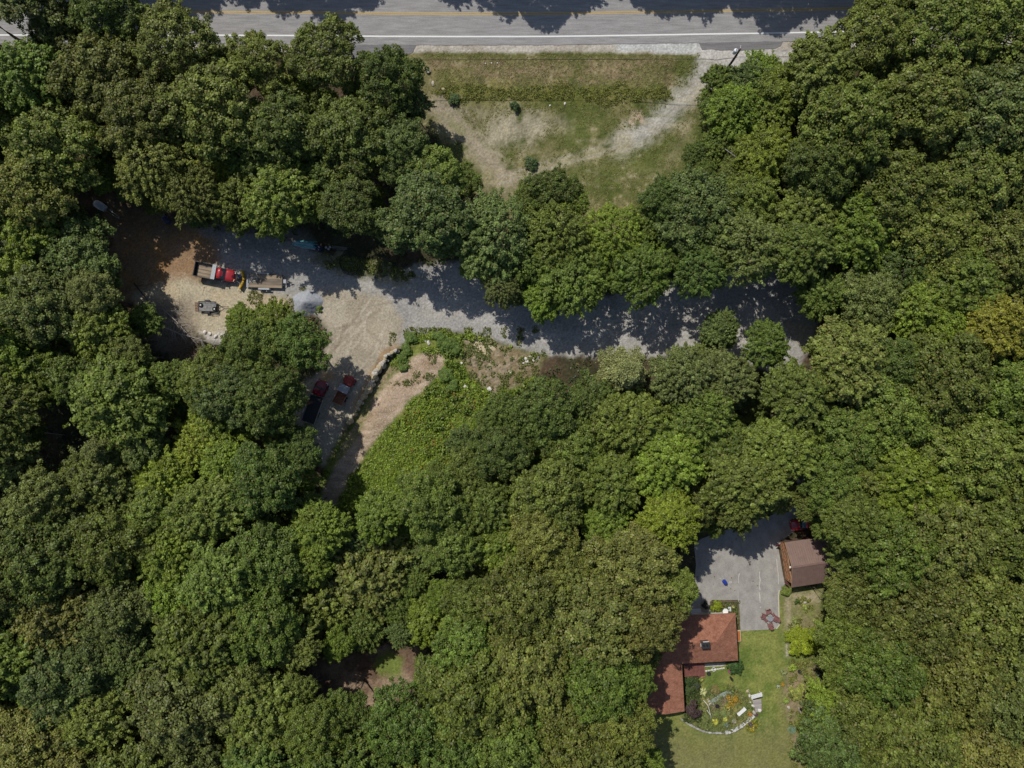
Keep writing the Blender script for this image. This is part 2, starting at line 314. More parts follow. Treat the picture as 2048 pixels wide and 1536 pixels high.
# clearing in the lower woods and the gap beside the drive
paint(poly([(600,1330),(640,1310),(740,1300),(790,1280),(840,1300),(840,1350),(800,1400),(740,1410),(640,1390)], 12, 14), vary((.16, .105, .07), .3, .4, (.26, .19, .13), n_mid), 10)
paint(poly([(752,1315),(780,1300),(808,1315),(800,1350),(760,1352),(745,1335)], 8, 8), vary((.15, .185, .045), .2, .3), 10)
paint(poly([(1560,640),(1640,640),(1640,700),(1600,690)], 12, 12) * .7, vary((.36, .32, .23), .2, .3), 3)
# long tan track under the trees at the far left of the clearing
paint(line([(1520,720),(1560,735),(1590,730)], 12, 8, 8), vary(C_grey, .1, .3), 3)

Zg = hpx(PXg, PYg)
rough_z = np.where(np.isin(zone, (2,)), .0, .05); rough_z[zone == 0] = .14; rough_z[zone == 7] = .16; rough_z[zone == 1] = .07; rough_z[np.isin(zone, (8,))] = .03
rough_z[PYg < 104] = 0
PAVE = [(1330,1240),(1385,1205),(1392,1130),(1388,1088),(1402,1078),(1440,1063),(1500,1047),(1545,1030),(1578,1005),(1590,970),(1600,930),(1640,925),(1628,980),(1612,1020),(1594,1040),(1590,1062),(1568,1078),(1556,1092),(1566,1150),(1571,1172),(1560,1182),(1557,1190),(1559,1250),(1552,1257),(1538,1259),(1481,1262),(1479,1215),(1476,1200),(1424,1200),(1421,1206),(1420,1226),(1366,1228)]
inpave = sd_poly(PXg, PYg, PAVE) > -6
rough_z[inpave] = 0
n_fine = vnoise((PXg, PYg), 14, 41, 2)
Zg = Zg + rough_z * (n_fine + n_mid) + np.where(inpave, -.02, 0)
Zg[PYg < 100] = .7
Fx = (PXg - 1024) / K; Fy = -(PYg - 768) / K
ny, nx = PXg.shape
vid = np.arange(ny * nx).reshape(ny, nx)
quads = np.stack([vid[1:, :-1], vid[1:, 1:], vid[:-1, 1:], vid[:-1, :-1]], -1).reshape(-1, 4)
qz = zone[:-1, :-1].ravel()
V = np.stack([Fx, Fy, Zg], -1).reshape(-1, 3); C4 = np.concatenate([np.clip(colr, .012, .85), np.ones(PXg.shape + (1,))], -1).reshape(-1, 4)
def ground_mat():
    m = bpy.data.materials.new("ground_surface"); m.use_nodes = True; n = m.node_tree.nodes; l = m.node_tree.links
    b = n["Principled BSDF"]; b.inputs["Roughness"].default_value = .95; b.inputs["Specular IOR Level"].default_value = .1
    a = n.new("ShaderNodeAttribute"); a.attribute_name = "col"; tc = n.new("ShaderNodeTexCoord")
    t = n.new("ShaderNodeTexNoise"); t.inputs["Scale"].default_value = 3.2; t.inputs["Detail"].default_value = 5; t.inputs["Roughness"].default_value = .75; l.new(tc.outputs["Object"], t.inputs["Vector"])
    mr = n.new("ShaderNodeMapRange"); mr.inputs[1].default_value = .3; mr.inputs[2].default_value = .7; mr.inputs[3].default_value = .62; mr.inputs[4].default_value = 1.38; l.new(t.outputs[0], mr.inputs[0])
    sc = n.new("ShaderNodeVectorMath"); sc.operation = 'SCALE'; l.new(a.outputs["Color"], sc.inputs[0]); l.new(mr.outputs[0], sc.inputs["Scale"]); l.new(sc.outputs[0], b.inputs["Base Color"])
    bp = n.new("ShaderNodeBump"); bp.inputs["Strength"].default_value = .6; bp.inputs["Distance"].default_value = .08
    l.new(t.outputs[0], bp.inputs["Height"]); l.new(bp.outputs[0], b.inputs["Normal"]); return m
GM = ground_mat()
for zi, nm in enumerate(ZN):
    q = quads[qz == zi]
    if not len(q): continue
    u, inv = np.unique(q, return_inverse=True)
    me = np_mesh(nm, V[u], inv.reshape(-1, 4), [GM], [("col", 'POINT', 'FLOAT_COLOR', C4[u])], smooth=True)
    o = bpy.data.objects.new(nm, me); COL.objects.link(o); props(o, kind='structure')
# the land beyond the picture
mb = MB(); x0, x1, y0, y1 = Fx.min(), Fx.max(), Fy.min(), Fy.max(); B = 1500
for (a, b, c, d) in ((-B, B, y1, B), (-B, B, -B, y0), (-B, x0, y0, y1), (x1, B, y0, y1)):
    mb.add([(a, c, -.05), (b, c, -.05), (b, d, -.05), (a, d, -.05)], [(0, 1, 2, 3)])
FAR = mat("far_land", (.05, .055, .025), .95, scale=.2)
props(mb.build("surrounding_land", FAR), kind='structure')
def zone_at(px, py):
    i = np.clip(((np.asarray(py) - GY[0]) / 3.1).astype(int), 0, ny - 1); j = np.clip(((np.asarray(px) - GX[0]) / 3.1).astype(int), 0, nx - 1)
    return zone[i, j], Zg[i, j]

# ------------------------------------------------------------------ road
def asphalt(name, c, streak=.19):
    m = mat(name, c, .85, scale=1.2, var=streak, bump=.3, bscale=40, spec=.25, stretch=(.25, 2.2, 1)); n = m.node_tree.nodes; l = m.node_tree.links
    b = n["Principled BSDF"]; src = b.inputs["Base Color"].links[0].from_socket
    tc = n.new("ShaderNodeTexCoord"); t = n.new("ShaderNodeTexNoise"); t.inputs["Scale"].default_value = 5; t.inputs["Detail"].default_value = 6; t.inputs["Roughness"].default_value = .8
    l.new(tc.outputs["Object"], t.inputs["Vector"]); mr = n.new("ShaderNodeMapRange"); mr.inputs[1].default_value = .3; mr.inputs[2].default_value = .7; mr.inputs[3].default_value = .82; mr.inputs[4].default_value = 1.18; l.new(t.outputs[0], mr.inputs[0])
    sc = n.new("ShaderNodeVectorMath"); sc.operation = 'SCALE'; l.new(src, sc.inputs[0]); l.new(mr.outputs[0], sc.inputs["Scale"]); l.new(sc.outputs[0], b.inputs["Base Color"]); return m
ASPH = asphalt("worn_asphalt", (.27, .262, .255)); ASPH2 = asphalt("newer_asphalt", (.17, .165, .165)); PAVM = asphalt("drive_asphalt", (.305, .29, .262))
PAVM.node_tree.nodes["Mapping"].inputs["Scale"].default_value = (.6, .5, 1)
YEL = mat("yellow_road_paint", (.52, .33, .05), .7, scale=8, var=.25); WHT = mat("white_road_paint", (.72, .72, .70), .7, scale=8, var=.12)
RX = [-600, -300, 0, 300, 600, 760, 900, 1024, 1100, 1200, 1300, 1400, 1500, 1600, 1700, 1850, 2048, 2350, 2650]
RD = [2.5, -1, -3, -3.2, -2, -.5, 0, 0, -.3, -1.5, -3, -4.8, -6.2, -8, -10, -14, -20, -30, -42]      # the road's bend, pixels
def rxy(px, off):
    d = np.interp(px, RX, RD); x, y = P(px, 73 + d - (off), 0); return x, y
def strip(name, o0, o1, z, m, x0=-600, x1=2650, parent=None, step=10, wob=0, thick=0):
    mb = MB(); vs = []; fs = []; xs = np.arange(x0, x1 + 1, step); rr = np.random.RandomState(3)
    for i, px in enumerate(xs):
        w = wob * (rr.rand() - .5); f = (1 - z / H)
        a = rxy(px, o0 + w); b = rxy(px, o1 - w * .5)
        vs += [(a[0] * f, a[1] * f, z), (b[0] * f, b[1] * f, z)]
    for i in range(len(xs) - 1): fs.append((2*i, 2*i+2, 2*i+3, 2*i+1))
    if thick:
        nb = len(vs); vs += [(v[0], v[1] - .02, z - thick) for v in vs[0::2]]
        for i in range(len(xs) - 1): fs.append((nb + i, nb + i + 1, 2*i+2, 2*i))
    mb.add(vs, fs); o = mb.build(name, m, parent); return o
road = strip("road", -17, 108, .76, ASPH, wob=1.2, thick=.1); props(road, kind='structure')
strip("white_edge_line", -1.4, 1.4, .764, WHT, parent=road)
strip("yellow_centre_line", 43.6, 45.0, .764, YEL, parent=road); strip("yellow_centre_line", 46.8, 48.2, .764, YEL, parent=road)
strip("white_edge_line", 91.5, 94, .764, WHT, parent=road)
def sheet(name, pts, z, m, kind='structure', th=.05):
    f = (1 - z / H) / K; mb = MB(); mb.poly([((x - 1024) * f, -(y - 768) * f) for x, y in pts], z - th, z)
    o = mb.build(name, m); props(o, kind=kind); return o
sheet("paved_apron", [(1397,83.5),(1404,99.5),(1424,98),(1440,101),(1458,100),(1470,101.5),(1500,100),(1550,97),(1562,92),(1567,80)], .745, ASPH2)
sheet("paved_apron", [(640,88),(833,88.5),(826,104),(812,112),(640,118)], .745, ASPH2)
sheet("house_driveway", PAVE, .03, PAVM)
CRK = mat("pale_crack_filler", (.55, .53, .48), .8)
for pts, wd in ((((1519,1143),(1519,1150),(1520,1160),(1519,1172),(1520,1180)), .10), (((1479,1147),(1477,1157),(1477,1166)), .08), (((1518,1184),(1519,1195),(1520,1205)), .08), (((1521,1213),(1521,1216)), .12), (((1553,1118),(1556,1150),(1557,1168)), .06), (((1476,1180),(1477,1204)), .05)):
    mb = MB(); w = []
    for (x, y) in pts: w.append(P(x + random.uniform(-.6, .6), y))
    vs = []; fs = []
    for i, (x, y) in enumerate(w):
        q = wd * random.uniform(.3, .9); vs += [(x - q, y, .036), (x + q, y, .036)]
        if i: fs.append((2*i-2, 2*i, 2*i+1, 2*i-1)[::-1])
    mb.add(vs, fs); props(mb.build("crack_filler", CRK), kind='structure')
EDGE = mat("pale_sandy_edge", (.50, .46, .36), .9)
mb = MB(); e = [(1558,1180),(1556.5,1192),(1557,1215),(1558,1250),(1552,1258)]
vs = []
for x, y in e: a = P(x - .8, y); b = P(x + 1.6, y); vs += [(a[0], a[1], .034), (b[0], b[1], .034)]
mb.add(vs, [(2*i, 2*i+1, 2*i+3, 2*i+2)[::-1] for i in range(len(e) - 1)]); props(mb.build("driveway_edge", EDGE), kind='structure')
# ------------------------------------------------------------------ foliage
def unit(v): return v / (np.linalg.norm(v, axis=-1, keepdims=True) + 1e-9)
def leaf_quads(c, nrm, size, rs, aspect=1.5):
    """one leaf-shaped face at each centre c, facing nrm"""
    n = len(c); t = unit(np.cross(nrm, rs.normal(size=(n, 3)))); b = np.cross(nrm, t)
    s = (size * (0.65 + .7 * rs.rand(n)))[:, None]; L = t * s * aspect * .5; Wd = b * s * .5
    fold = nrm * s * .16
    v = np.stack([c - L, c + Wd - L * .1 + fold, c + L, c - Wd - L * .1 + fold], 1).reshape(-1, 3)
    return v, np.arange(n * 4).reshape(-1, 4)
def crown_mesh(name, kind, seed):
    rs = np.random.RandomState(seed); lobes = []
    P_ = dict(oak=(.088, 62, .036, 1.25, 12), maple=(.086, 52, .038, 1.7, 13), ash=(.074, 38, .030, 1.9, 13), bush=(.16, 90, .050, 1.4, 7))[kind]
    cr, nl, ls, asp, nlob = P_
    lobes.append((np.array([rs.uniform(-.1, .1), rs.uniform(-.1, .1), .34]), rs.uniform(.40, .52)))
    k1 = nlob // 2
    for i in range(k1):
        a = 2 * math.pi * (i + rs.uniform(-.3, .3)) / k1; r = rs.uniform(.36, .52)
        lobes.append((np.array([r * math.cos(a), r * math.sin(a), rs.uniform(.02, .26)]), rs.uniform(.36, .47)))
    k2 = nlob - k1
    for i in range(k2):
        a = 2 * math.pi * (i + .5 + rs.uniform(-.35, .35)) / k2; r = rs.uniform(.58, .80)
        lobes.append((np.array([r * math.cos(a), r * math.sin(a), rs.uniform(-.30, .05)]), rs.uniform(.24, .36)))
    cc = []; 
    for (c, r) in lobes:
        n = int(2.6 * (r / cr) ** 2 * (1.5 if kind == 'ash' else 1.15)); d = unit(rs.normal(size=(n, 3))); d = d[d[:, 2] > -.45]
        p = c + d * r * rs.uniform(.74, 1.12, size=(len(d), 1))
        keep = np.ones(len(p), bool)
        for (c2, r2) in lobes:
            if c2 is not c: keep &= np.linalg.norm(p - c2, axis=1) > .72 * r2
        p = p[keep]; cc.append(np.concatenate([p, unit(p - c * .7)], 1))
    cc = np.concatenate(cc); j_ = rs.rand(len(cc)) < .14; cc[j_, :3] *= np.array([1.16, 1.16, 1.08]) ** rs.uniform(.3, 1.3, size=(j_.sum(), 1)); pos, out = cc[:, :3], cc[:, 3:]
    nC = len(pos); size = cr * rs.uniform(.6, 1.3, nC); LV = []; LN = []; CL = []
    for i in range(nC):
        n = int(nl * (size[i] / cr) ** 1.7 * rs.uniform(.7, 1.2)); d = unit(rs.normal(size=(n, 3)) + np.array([0, 0, .55]) + out[i] * .3)
        q = d * size[i] * rs.uniform(.45, 1.12, size=(n, 1)); q[:, 2] *= .75
        if kind in ('maple', 'ash'):       # sprays that point outwards
            o = out[i] * np.array([1, 1, .35]); q = q * .72 + o * (rs.uniform(-1, 1.6, size=(n, 1)) * size[i] * .75); q[:, 2] -= (np.abs(q[:, 0]) + np.abs(q[:, 1])) * .15
        LV.append(pos[i] + q); LN.append(unit(d * .75 + out[i] * .25 + np.array([0, 0, .75]) + rs.normal(size=(n, 3)) * (.5 if kind != 'oak' else .6))); CL.append(np.full(n, rs.rand()))
    for (c, r) in lobes:                   # leaves between the twigs, tinted darker like shade in the crown
        n = int(800 * (r / .4) ** 2 * (.25 if kind == 'ash' else 1)); d = unit(rs.normal(size=(n, 3))); d[:, 2] = np.abs(d[:, 2]) - .2; p = c + d * r * rs.uniform(.8, 1.0, size=(n, 1))
        k = np.ones(n, bool)
        for (c2, r2) in lobes:
            if c2 is not c: k &= np.linalg.norm(p - c2, axis=1) > .78 * r2
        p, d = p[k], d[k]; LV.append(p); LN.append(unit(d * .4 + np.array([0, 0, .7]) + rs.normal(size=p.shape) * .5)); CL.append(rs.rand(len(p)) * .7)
    for (c, r) in lobes:                   # inner leaves that close the crown, darkest tint to suggest its inner shade
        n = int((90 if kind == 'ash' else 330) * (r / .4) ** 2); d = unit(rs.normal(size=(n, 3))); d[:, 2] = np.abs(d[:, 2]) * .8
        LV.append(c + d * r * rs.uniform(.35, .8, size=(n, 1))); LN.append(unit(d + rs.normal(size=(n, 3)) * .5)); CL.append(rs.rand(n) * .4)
    LV = np.concatenate(LV); LN = np.concatenate(LN); CL = np.concatenate(CL)
    v, f = leaf_quads(LV, LN, np.full(len(LV), ls), rs, asp)
    mb = MB()
    for (c, r) in lobes:
        a = Vector((0, 0, -.62)); b = Vector(tuple(c)); mid = a.lerp(b, .45) + Vector((0, 0, .06)); mb.tube([a, mid, b, b + (b - mid) * .45], [.035, .022, .013, .004], 5)
        for _ in range(4):
            e = b + Vector(tuple(unit(rs.normal(size=3)) * r * .9)); mb.tube([b.lerp(mid, .3), b.lerp(e, .5) + Vector((0, 0, .03)), e], [.010, .007, .002], 4)
    return pack(name, v, f, rs, CL, mb)
def pack(name, v, f, rs, CL, mb, mats=None, LM=None):
    nf = len(f); bv = np.array(mb.v) if mb and mb.v else np.zeros((0, 3)); bq = []
    for q in (mb.f if mb else []):
        if len(q) == 4: bq.append(q)
        else:
            for k in range(1, len(q) - 1, 2): bq.append((q[0], q[k], q[k + 1], q[min(k + 2, len(q) - 1)] if k + 2 < len(q) else q[0]))
    bq = np.array([q for q in bq if len(set(q)) == 4] or np.zeros((0, 4)), int).reshape(-1, 4) + len(v)
    V_ = np.concatenate([v, bv]); F_ = np.concatenate([f, bq]); mi = np.concatenate([np.zeros(nf) if LM is None else LM, np.full(len(bq), 1)])
    rnd = np.concatenate([rs.rand(nf), np.full(len(bq), .5)]); cl = np.concatenate([CL, np.full(len(bq), .5)])
    return np_mesh(name, V_, F_, mats or [LEAF, BARK], [("rnd", 'FACE', 'FLOAT', rnd), ("cl", 'FACE', 'FLOAT', cl)], mi)
def pine_mesh(name, seed):
    rs = np.random.RandomState(seed); LV = []; LN = []; CL = []; mb = MB()
    mb.tube([(0, 0, -1.2), (0, 0, .3), (0, 0, 1.05)], [.05, .03, .006], 6)
    for t in range(8):
        z = -.75 + t * .235; Lr = (1.02 - t * .115) * rs.uniform(.9, 1.05); nb = 7
        for k in range(nb):
            a = 2 * math.pi * (k + rs.uniform(-.25, .25) + (t % 2) * .5) / nb; L = Lr * rs.uniform(.75, 1.1)
            tip = Vector((L * math.cos(a), L * math.sin(a), z + .12)); mb.tube([(0, 0, z - .05), tip * .5 + Vector((0, 0, z * .5 - .06)), tip], [.016, .010, .003], 4)
            for s in np.linspace(.22, 1, int(9 * L) + 3):
                w = .24 * L * math.sin(math.pi * min(1, s * .85 + .12)) + .03
                for side in (-1, -.45, .1, .55, 1):
                    n = 15; cx = s * L * math.cos(a) - side * w * math.sin(a) + abs(side) * .05 * math.cos(a); cy = s * L * math.sin(a) + side * w * math.cos(a) + abs(side) * .05 * math.sin(a)
                    p = np.array([cx, cy, z + .12 * s - .03 * abs(side) + .02]) + rs.normal(size=(n, 3)) * np.array([.045, .045, .022])
                    LV.append(p); LN.append(unit(np.array([0, 0, 1]) + rs.normal(size=(n, 3)) * .55)); CL.append(np.full(n, rs.rand()))
    LV = np.concatenate(LV); v, f = leaf_quads(LV, np.concatenate(LN), np.full(len(LV), .020), rs, 3.6)
    return pack(name, v, f, rs, np.concatenate(CL), mb, [NEEDLE, BARK])
OAK = [crown_mesh("oak_crown", 'oak', s) for s in (1, 2, 3, 4, 5)]
MAPLE = [crown_mesh("maple_crown", 'maple', s) for s in (11, 12, 13, 14)]
ASH = [crown_mesh("ash_crown", 'ash', s) for s in (21, 22, 23)]
PINE = [pine_mesh("pine_crown", s) for s in (31, 32)]
def trunk_mesh(seed, m):
    rs = random.Random(seed); mb = MB(); pts = [Vector((rs.uniform(-.12, .12) * i / 5, rs.uniform(-.12, .12) * i / 5, i / 5)) for i in range(6)]
    mb.tube(pts, [.34, .22, .19, .165, .14, .11], 9); return mb.mesh("trunk", m)
TRUNK = [trunk_mesh(1, BARK), trunk_mesh(2, BARK), trunk_mesh(3, BARK)]

TINT = dict(dk=(.086, .132, .030), md=(.108, .158, .032), ol=(.122, .158, .036), br=(.132, .198, .030), yg=(.158, .208, .028), gy=(.116, .156, .050), bl=(.092, .138, .042), tn=(.140, .164, .044), pl=(.200, .240, .110), yl=(.190, .212, .030))
TNAME = dict(dk='dark green', md='mid green', ol='olive green', br='bright green', yg='yellow-green', gy='grey-green', bl='blue-green', tn='tan-flecked olive', pl='pale silvery green', yl='yellowing')
# (px, py, radius px, kind, tint, height m) - the trees that stand out, where their crowns show
EXPL = [
 (1340,1035,62,'maple','yg',15),(1215,1042,50,'maple','br',12),(1252,745,66,'pine','pl',14),(985,470,72,'ash','gy',15),(1000,580,38,'ash','gy',11),(1105,385,58,'oak','dk',12),
 (1150,560,70,'ash','md',13),(1090,600,46,'maple','br',10),(1290,545,68,'ash','md',14),(1400,540,60,'ash','dk',14),(1120,470,60,'ash','md',14),(1230,470,60,'ash','br',13),
 (850,430,95,'oak','bl',17),(700,414,64,'oak','dk',16),(560,396,84,'maple','md',16),(480,395,58,'ash','ol',13),(430,330,34,'ash','yl',11),(300,330,75,'ash','ol',15),(100,300,85,'oak','ol',17),(60,160,80,'maple','md',17),
 (200,150,85,'oak','ol',17),(350,90,88,'oak','ol',17),(520,130,72,'oak','ol',16),(650,110,82,'oak','md',17),(770,160,78,'oak','dk',16),(700,270,85,'oak','dk',17),(560,260,80,'oak','dk',17),(420,210,85,'oak','ol',17),(280,230,75,'oak','ol',17),(800,300,70,'oak','bl',15),(860,350,66,'oak','md',14),
 (150,510,92,'oak','bl',13),(60,470,56,'maple','br',13),(60,380,80,'oak','ol',16),(180,590,58,'oak','gy',14),(200,660,66,'maple','br',13),(80,620,75,'oak','gy',16),(60,740,62,'maple','br',13),(290,640,36,'maple','dk',8),
 (540,650,50,'maple','br',7),(480,640,34,'maple','br',5),(600,690,66,'oak','dk',13),(500,710,70,'oak','md',14),(420,760,66,'oak','md',14),(540,800,84,'oak','dk',16),(430,850,50,'maple','br',11),(460,790,60,'oak','bl',15),(350,760,48,'maple','md',12),
 (230,800,82,'maple','md',16),(150,760,50,'maple','md',13),(210,895,56,'pine','gy',14),(400,890,50,'maple','yg',11),(330,955,50,'maple','yg',12),(455,930,44,'maple','br',12),(530,960,84,'oak','dk',16),(600,900,50,'oak','dk',12),
 (200,960,62,'maple','ol',14),(80,1010,66,'oak','gy',15),(90,1120,85,'oak','dk',17),(220,1090,76,'oak','md',16),(340,1110,60,'maple','br',14),(420,1020,66,'maple','ol',15),(100,1230,70,'maple','tn',15),(240,1220,68,'oak','gy',15),(110,1370,84,'oak','gy',16),(270,1300,52,'ash','bl',13),(60,1490,80,'oak','tn',16),(190,1440,66,'maple','ol',15),
 (400,1290,88,'maple','ol',17),(530,1250,72,'oak','md',16),(590,1290,52,'maple','ol',13),(360,1420,92,'oak','gy',17),(520,1440,78,'maple','ol',15),(640,1460,72,'oak','md',16),(480,1360,62,'maple','ol',15),
 (530,1120,72,'oak','dk',15),(640,1060,62,'maple','br',13),(735,1150,88,'maple','tn',17),(860,1235,66,'maple','br',14),(860,1010,72,'oak','md',16),(760,1030,56,'maple','br',12),(900,1090,56,'oak','md',14),(960,1020,56,'maple','md',13),(1000,1085,50,'maple','br',12),
 (1000,900,64,'oak','dk',14),(1090,820,70,'oak','dk',15),(1000,830,52,'oak','dk',12),(1150,900,62,'oak','md',14),(1260,850,66,'maple','md',15),(1330,920,66,'maple','br',15),(1400,840,62,'maple','md',14),(1360,750,66,'maple','gy',14),(1180,810,50,'maple','dk',12),
 (1100,990,72,'oak','md',15),(1220,960,58,'maple','md',14),(1090,1070,58,'oak','ol',15),(1490,960,80,'maple','ol',16),(1560,900,62,'maple','ol',15),(1450,900,50,'maple','md',13),(1530,690,52,'maple','md',12),(1590,790,72,'maple','ol',15),(1700,720,92,'maple','tn',16),(1450,760,56,'maple','gy',13),
 (1270,1130,100,'oak','tn',17),(1180,1240,92,'oak','tn',17),(1300,1230,84,'oak','tn',16),(1040,1210,82,'oak','ol',17),(1060,1330,90,'oak','ol',17),(930,1290,60,'oak','md',15),(1200,1360,90,'oak','md',17),(1245,1448,68,'oak','ol',15),(1150,1480,76,'oak','ol',16),(950,1400,92,'oak','md',17),(1020,1490,80,'oak','md',16),(870,1360,50,'ash','md',13),(800,1450,84,'oak','dk',16),(700,1420,50,'oak','dk',13),(900,1500,70,'oak','dk',15),(1262,1350,48,'oak','md',14),(1350,1170,50,'oak','md',14),
 (1480,1010,58,'maple','ol',13),(1560,990,40,'maple','ol',10),(1703,1040,70,'maple','md',15),(1706,1108,52,'maple','md',13),(1742,1192,84,'oak','ol',15),(1706,1272,66,'oak','md',14),(1688,1340,56,'maple','md',12),(1662,1412,50,'maple','br',10),(1676,1492,80,'oak','bl',13),(1760,1440,82,'oak','ol',16),
 (1825,965,72,'maple','yg',15),(1440,660,42,'maple','gy',9),(1640,590,56,'maple','md',12),(1740,600,62,'oak','gy',14),(1830,620,56,'maple','br',14),(1600,500,72,'maple','md',16),(1500,490,76,'ash','gy',16),(1400,420,74,'oak','bl',15),(1330,400,56,'oak','dk',13),(1990,650,62,'maple','yl',16),
 (1480,220,54,'maple','br',10),(1440,290,44,'maple','md',8),(1530,310,54,'maple','yg',12),(1526,152,42,'ash','br',9),(1424,212,30,'oak','dk',6),(1560,200,56,'maple','br',11),(1640,140,74,'maple','ol',15),(1740,70,84,'oak','ol',16),(1880,60,84,'oak','ol',17),(2000,50,84,'oak','ol',17),
 (1700,250,86,'oak','ol',17),(1850,200,88,'oak','ol',17),(1980,220,90,'oak','gy',17),(1640,330,64,'oak','dk',15),(1800,370,82,'oak','ol',17),(1960,360,84,'oak','ol',17),(1610,420,56,'maple','md',14),(1720,460,74,'maple','br',15),(1880,470,80,'oak','ol',16),(2010,490,80,'oak','tn',16),
 (1900,760,88,'oak','ol',17),(2010,800,80,'oak','md',16),(1790,830,76,'oak','md',15),(1700,880,70,'oak','md',14),(1950,920,90,'oak','ol',17),(1900,1080,92,'oak','ol',17),(2020,1080,84,'oak','md',17),(1800,1110,80,'oak','md',16),(1850,1230,94,'oak','ol',17),(1990,1230,92,'oak','ol',17),(1920,1370,94,'oak','ol',17),(2030,1400,84,'oak','gy',17),(1850,1490,84,'oak','ol',16),(1980,1520,84,'oak','tn',16),
]
OPEN = [
 [(-30,62),(30,60),(60,100),(-30,100)],
 [(300,-30),(360,-30),(420,12),(440,70),(465,92),(600,88),(615,40),(650,40),(760,110),(820,108),(852,180),(855,230),(925,310),(965,370),(1040,372),(1060,335),(1130,340),(1190,400),(1290,412),(1340,325),(1395,290),(1380,220),(1410,150),(1460,130),(1500,95),(1590,85),(1690,-30)],
 [(190,400),(250,415),(340,430),(430,470),(555,474),(580,464),(690,466),(740,505),(800,540),(905,550),(960,590),(1030,650),(1160,622),(1300,605),(1420,590),(1500,560),(1520,530),(1600,530),(1630,600),(1620,680),(1590,700),(1480,680),(1420,690),(1290,712),(1200,715),(1100,745),(1050,780),(990,790),(930,860),(850,930),(720,985),(655,1005),(635,960),(640,920),(600,880),(610,840),(635,800),(640,740),(668,690),(650,640),(590,625),(540,605),(480,640),(440,685),(400,740),(340,735),(300,660),(250,590),(235,500)],
 [(1540,715),(1580,715),(1580,750),(1545,750)],
 [(1375,1085),(1420,1072),(1500,1050),(1560,1030),(1580,1010),(1600,1030),(1628,1040),(1618,1075),(1656,1122),(1640,1170),(1640,1200),(1634,1240),(1642,1290),(1630,1340),(1600,1385),(1640,1395),(1590,1440),(1596,1600),(1290,1600),(1335,1490),(1312,1440),(1285,1405),(1290,1350),(1330,1318),(1358,1290),(1365,1240),(1398,1200),(1385,1150)],
 [(640,1310),(740,1305),(800,1285),(830,1330),(800,1385),(740,1400),(640,1370)],
]
DARKS = [(90,885,46),(380,870,36),(520,1130,22),(903,1110,30),(1690,870,22),(1480,830,36),(1580,960,26),(1960,190,16),(1790,340,20),(1560,600,30),(1300,790,20),(220,385,34),(290,1370,20),(640,870,36),(1990,745,16),(120,415,20),(1135,1450,24)]
def open_d(x, y):
    x = np.atleast_1d(np.asarray(x, float)); y = np.atleast_1d(np.asarray(y, float)); d = np.full(x.shape, 1e9)
    for p in OPEN: d = np.minimum(d, -sd_poly(x, y, p))
    return d
trees = []
for (x, y, r, k, t, h) in EXPL:
    trees.append([x, y, r * 1.0, k, t, h, 1])
rs = np.random.RandomState(99); N = 24000
cx = rs.uniform(-190, 2240, N); cy = rs.uniform(-330, 1720, N)
cx = np.concatenate([cx]); od = open_d(cx, cy)
for rad in (82, 70, 58, 46, 36):
    for i in range(N):
        if len(trees) > 298: break
        x, y = cx[i], cy[i]; r = rad * rs.uniform(.92, 1.08)
        if od[i] < r * .90: continue
        if y < -20 and (y > -190 or 250 < x < 1750): continue        # the road and its far side
        off = x < -30 or x > 2078 or y > 1566
        if off and (rad < 70): continue
        ok = all((x - a[0]) ** 2 + (y - a[1]) ** 2 > ((.80 if off else .70) * (r + a[2])) ** 2 for a in trees)
        if ok and any((x - a) ** 2 + (y - b) ** 2 < (c + r * .8) ** 2 for a, b, c in DARKS): ok = False
        if not ok: continue
        k = rs.choice(['oak', 'maple', 'ash'], p=[.60, .30, .10])
        if (150 < x < 500 and 300 < y < 480) or (1000 < x < 1640 and 480 < y < 640): k = 'ash'
        near = min((t for t in trees if t[6]), key=lambda t: (t[0] - x) ** 2 + (t[1] - y) ** 2)[4]
        t = rs.choice([near if near not in ('yg', 'pl', 'yl') else 'md', 'md', 'ol', 'dk', 'gy'], p=[.45, .2, .17, .1, .08])
        trees.append([x, y, r, k, t, {82: 17, 70: 16, 58: 14, 46: 12, 36: 10}[rad] * rs.uniform(.93, 1.05), 0])
# trees on the far side of the road, which shade it
for i, x in enumerate((330, 420, 505, 590, 660, 760, 850, 935, 1015, 1100, 1180, 1250, 1330, 1410, 1480, 1560, 1640)):
    gy = -118 + (8, -12, -6, 10, 0, -40, -8, 2, 20, -2, -26, 4, 12, -8, 30, 6, -6)[i]; h = (15, 16, 17, 17, 14, 12, 14, 17, 18, 15, 14, 16, 16, 17, 18, 16, 15)[i]
    f = 1 / (1 - h * .72 / H); trees.append([1024 + (x - 1024) * f, 768 + (gy - 768) * f, 58, 'oak' if i % 3 else 'maple', 'md' if i % 2 else 'ol', h, 2])
print("trees", len(trees))

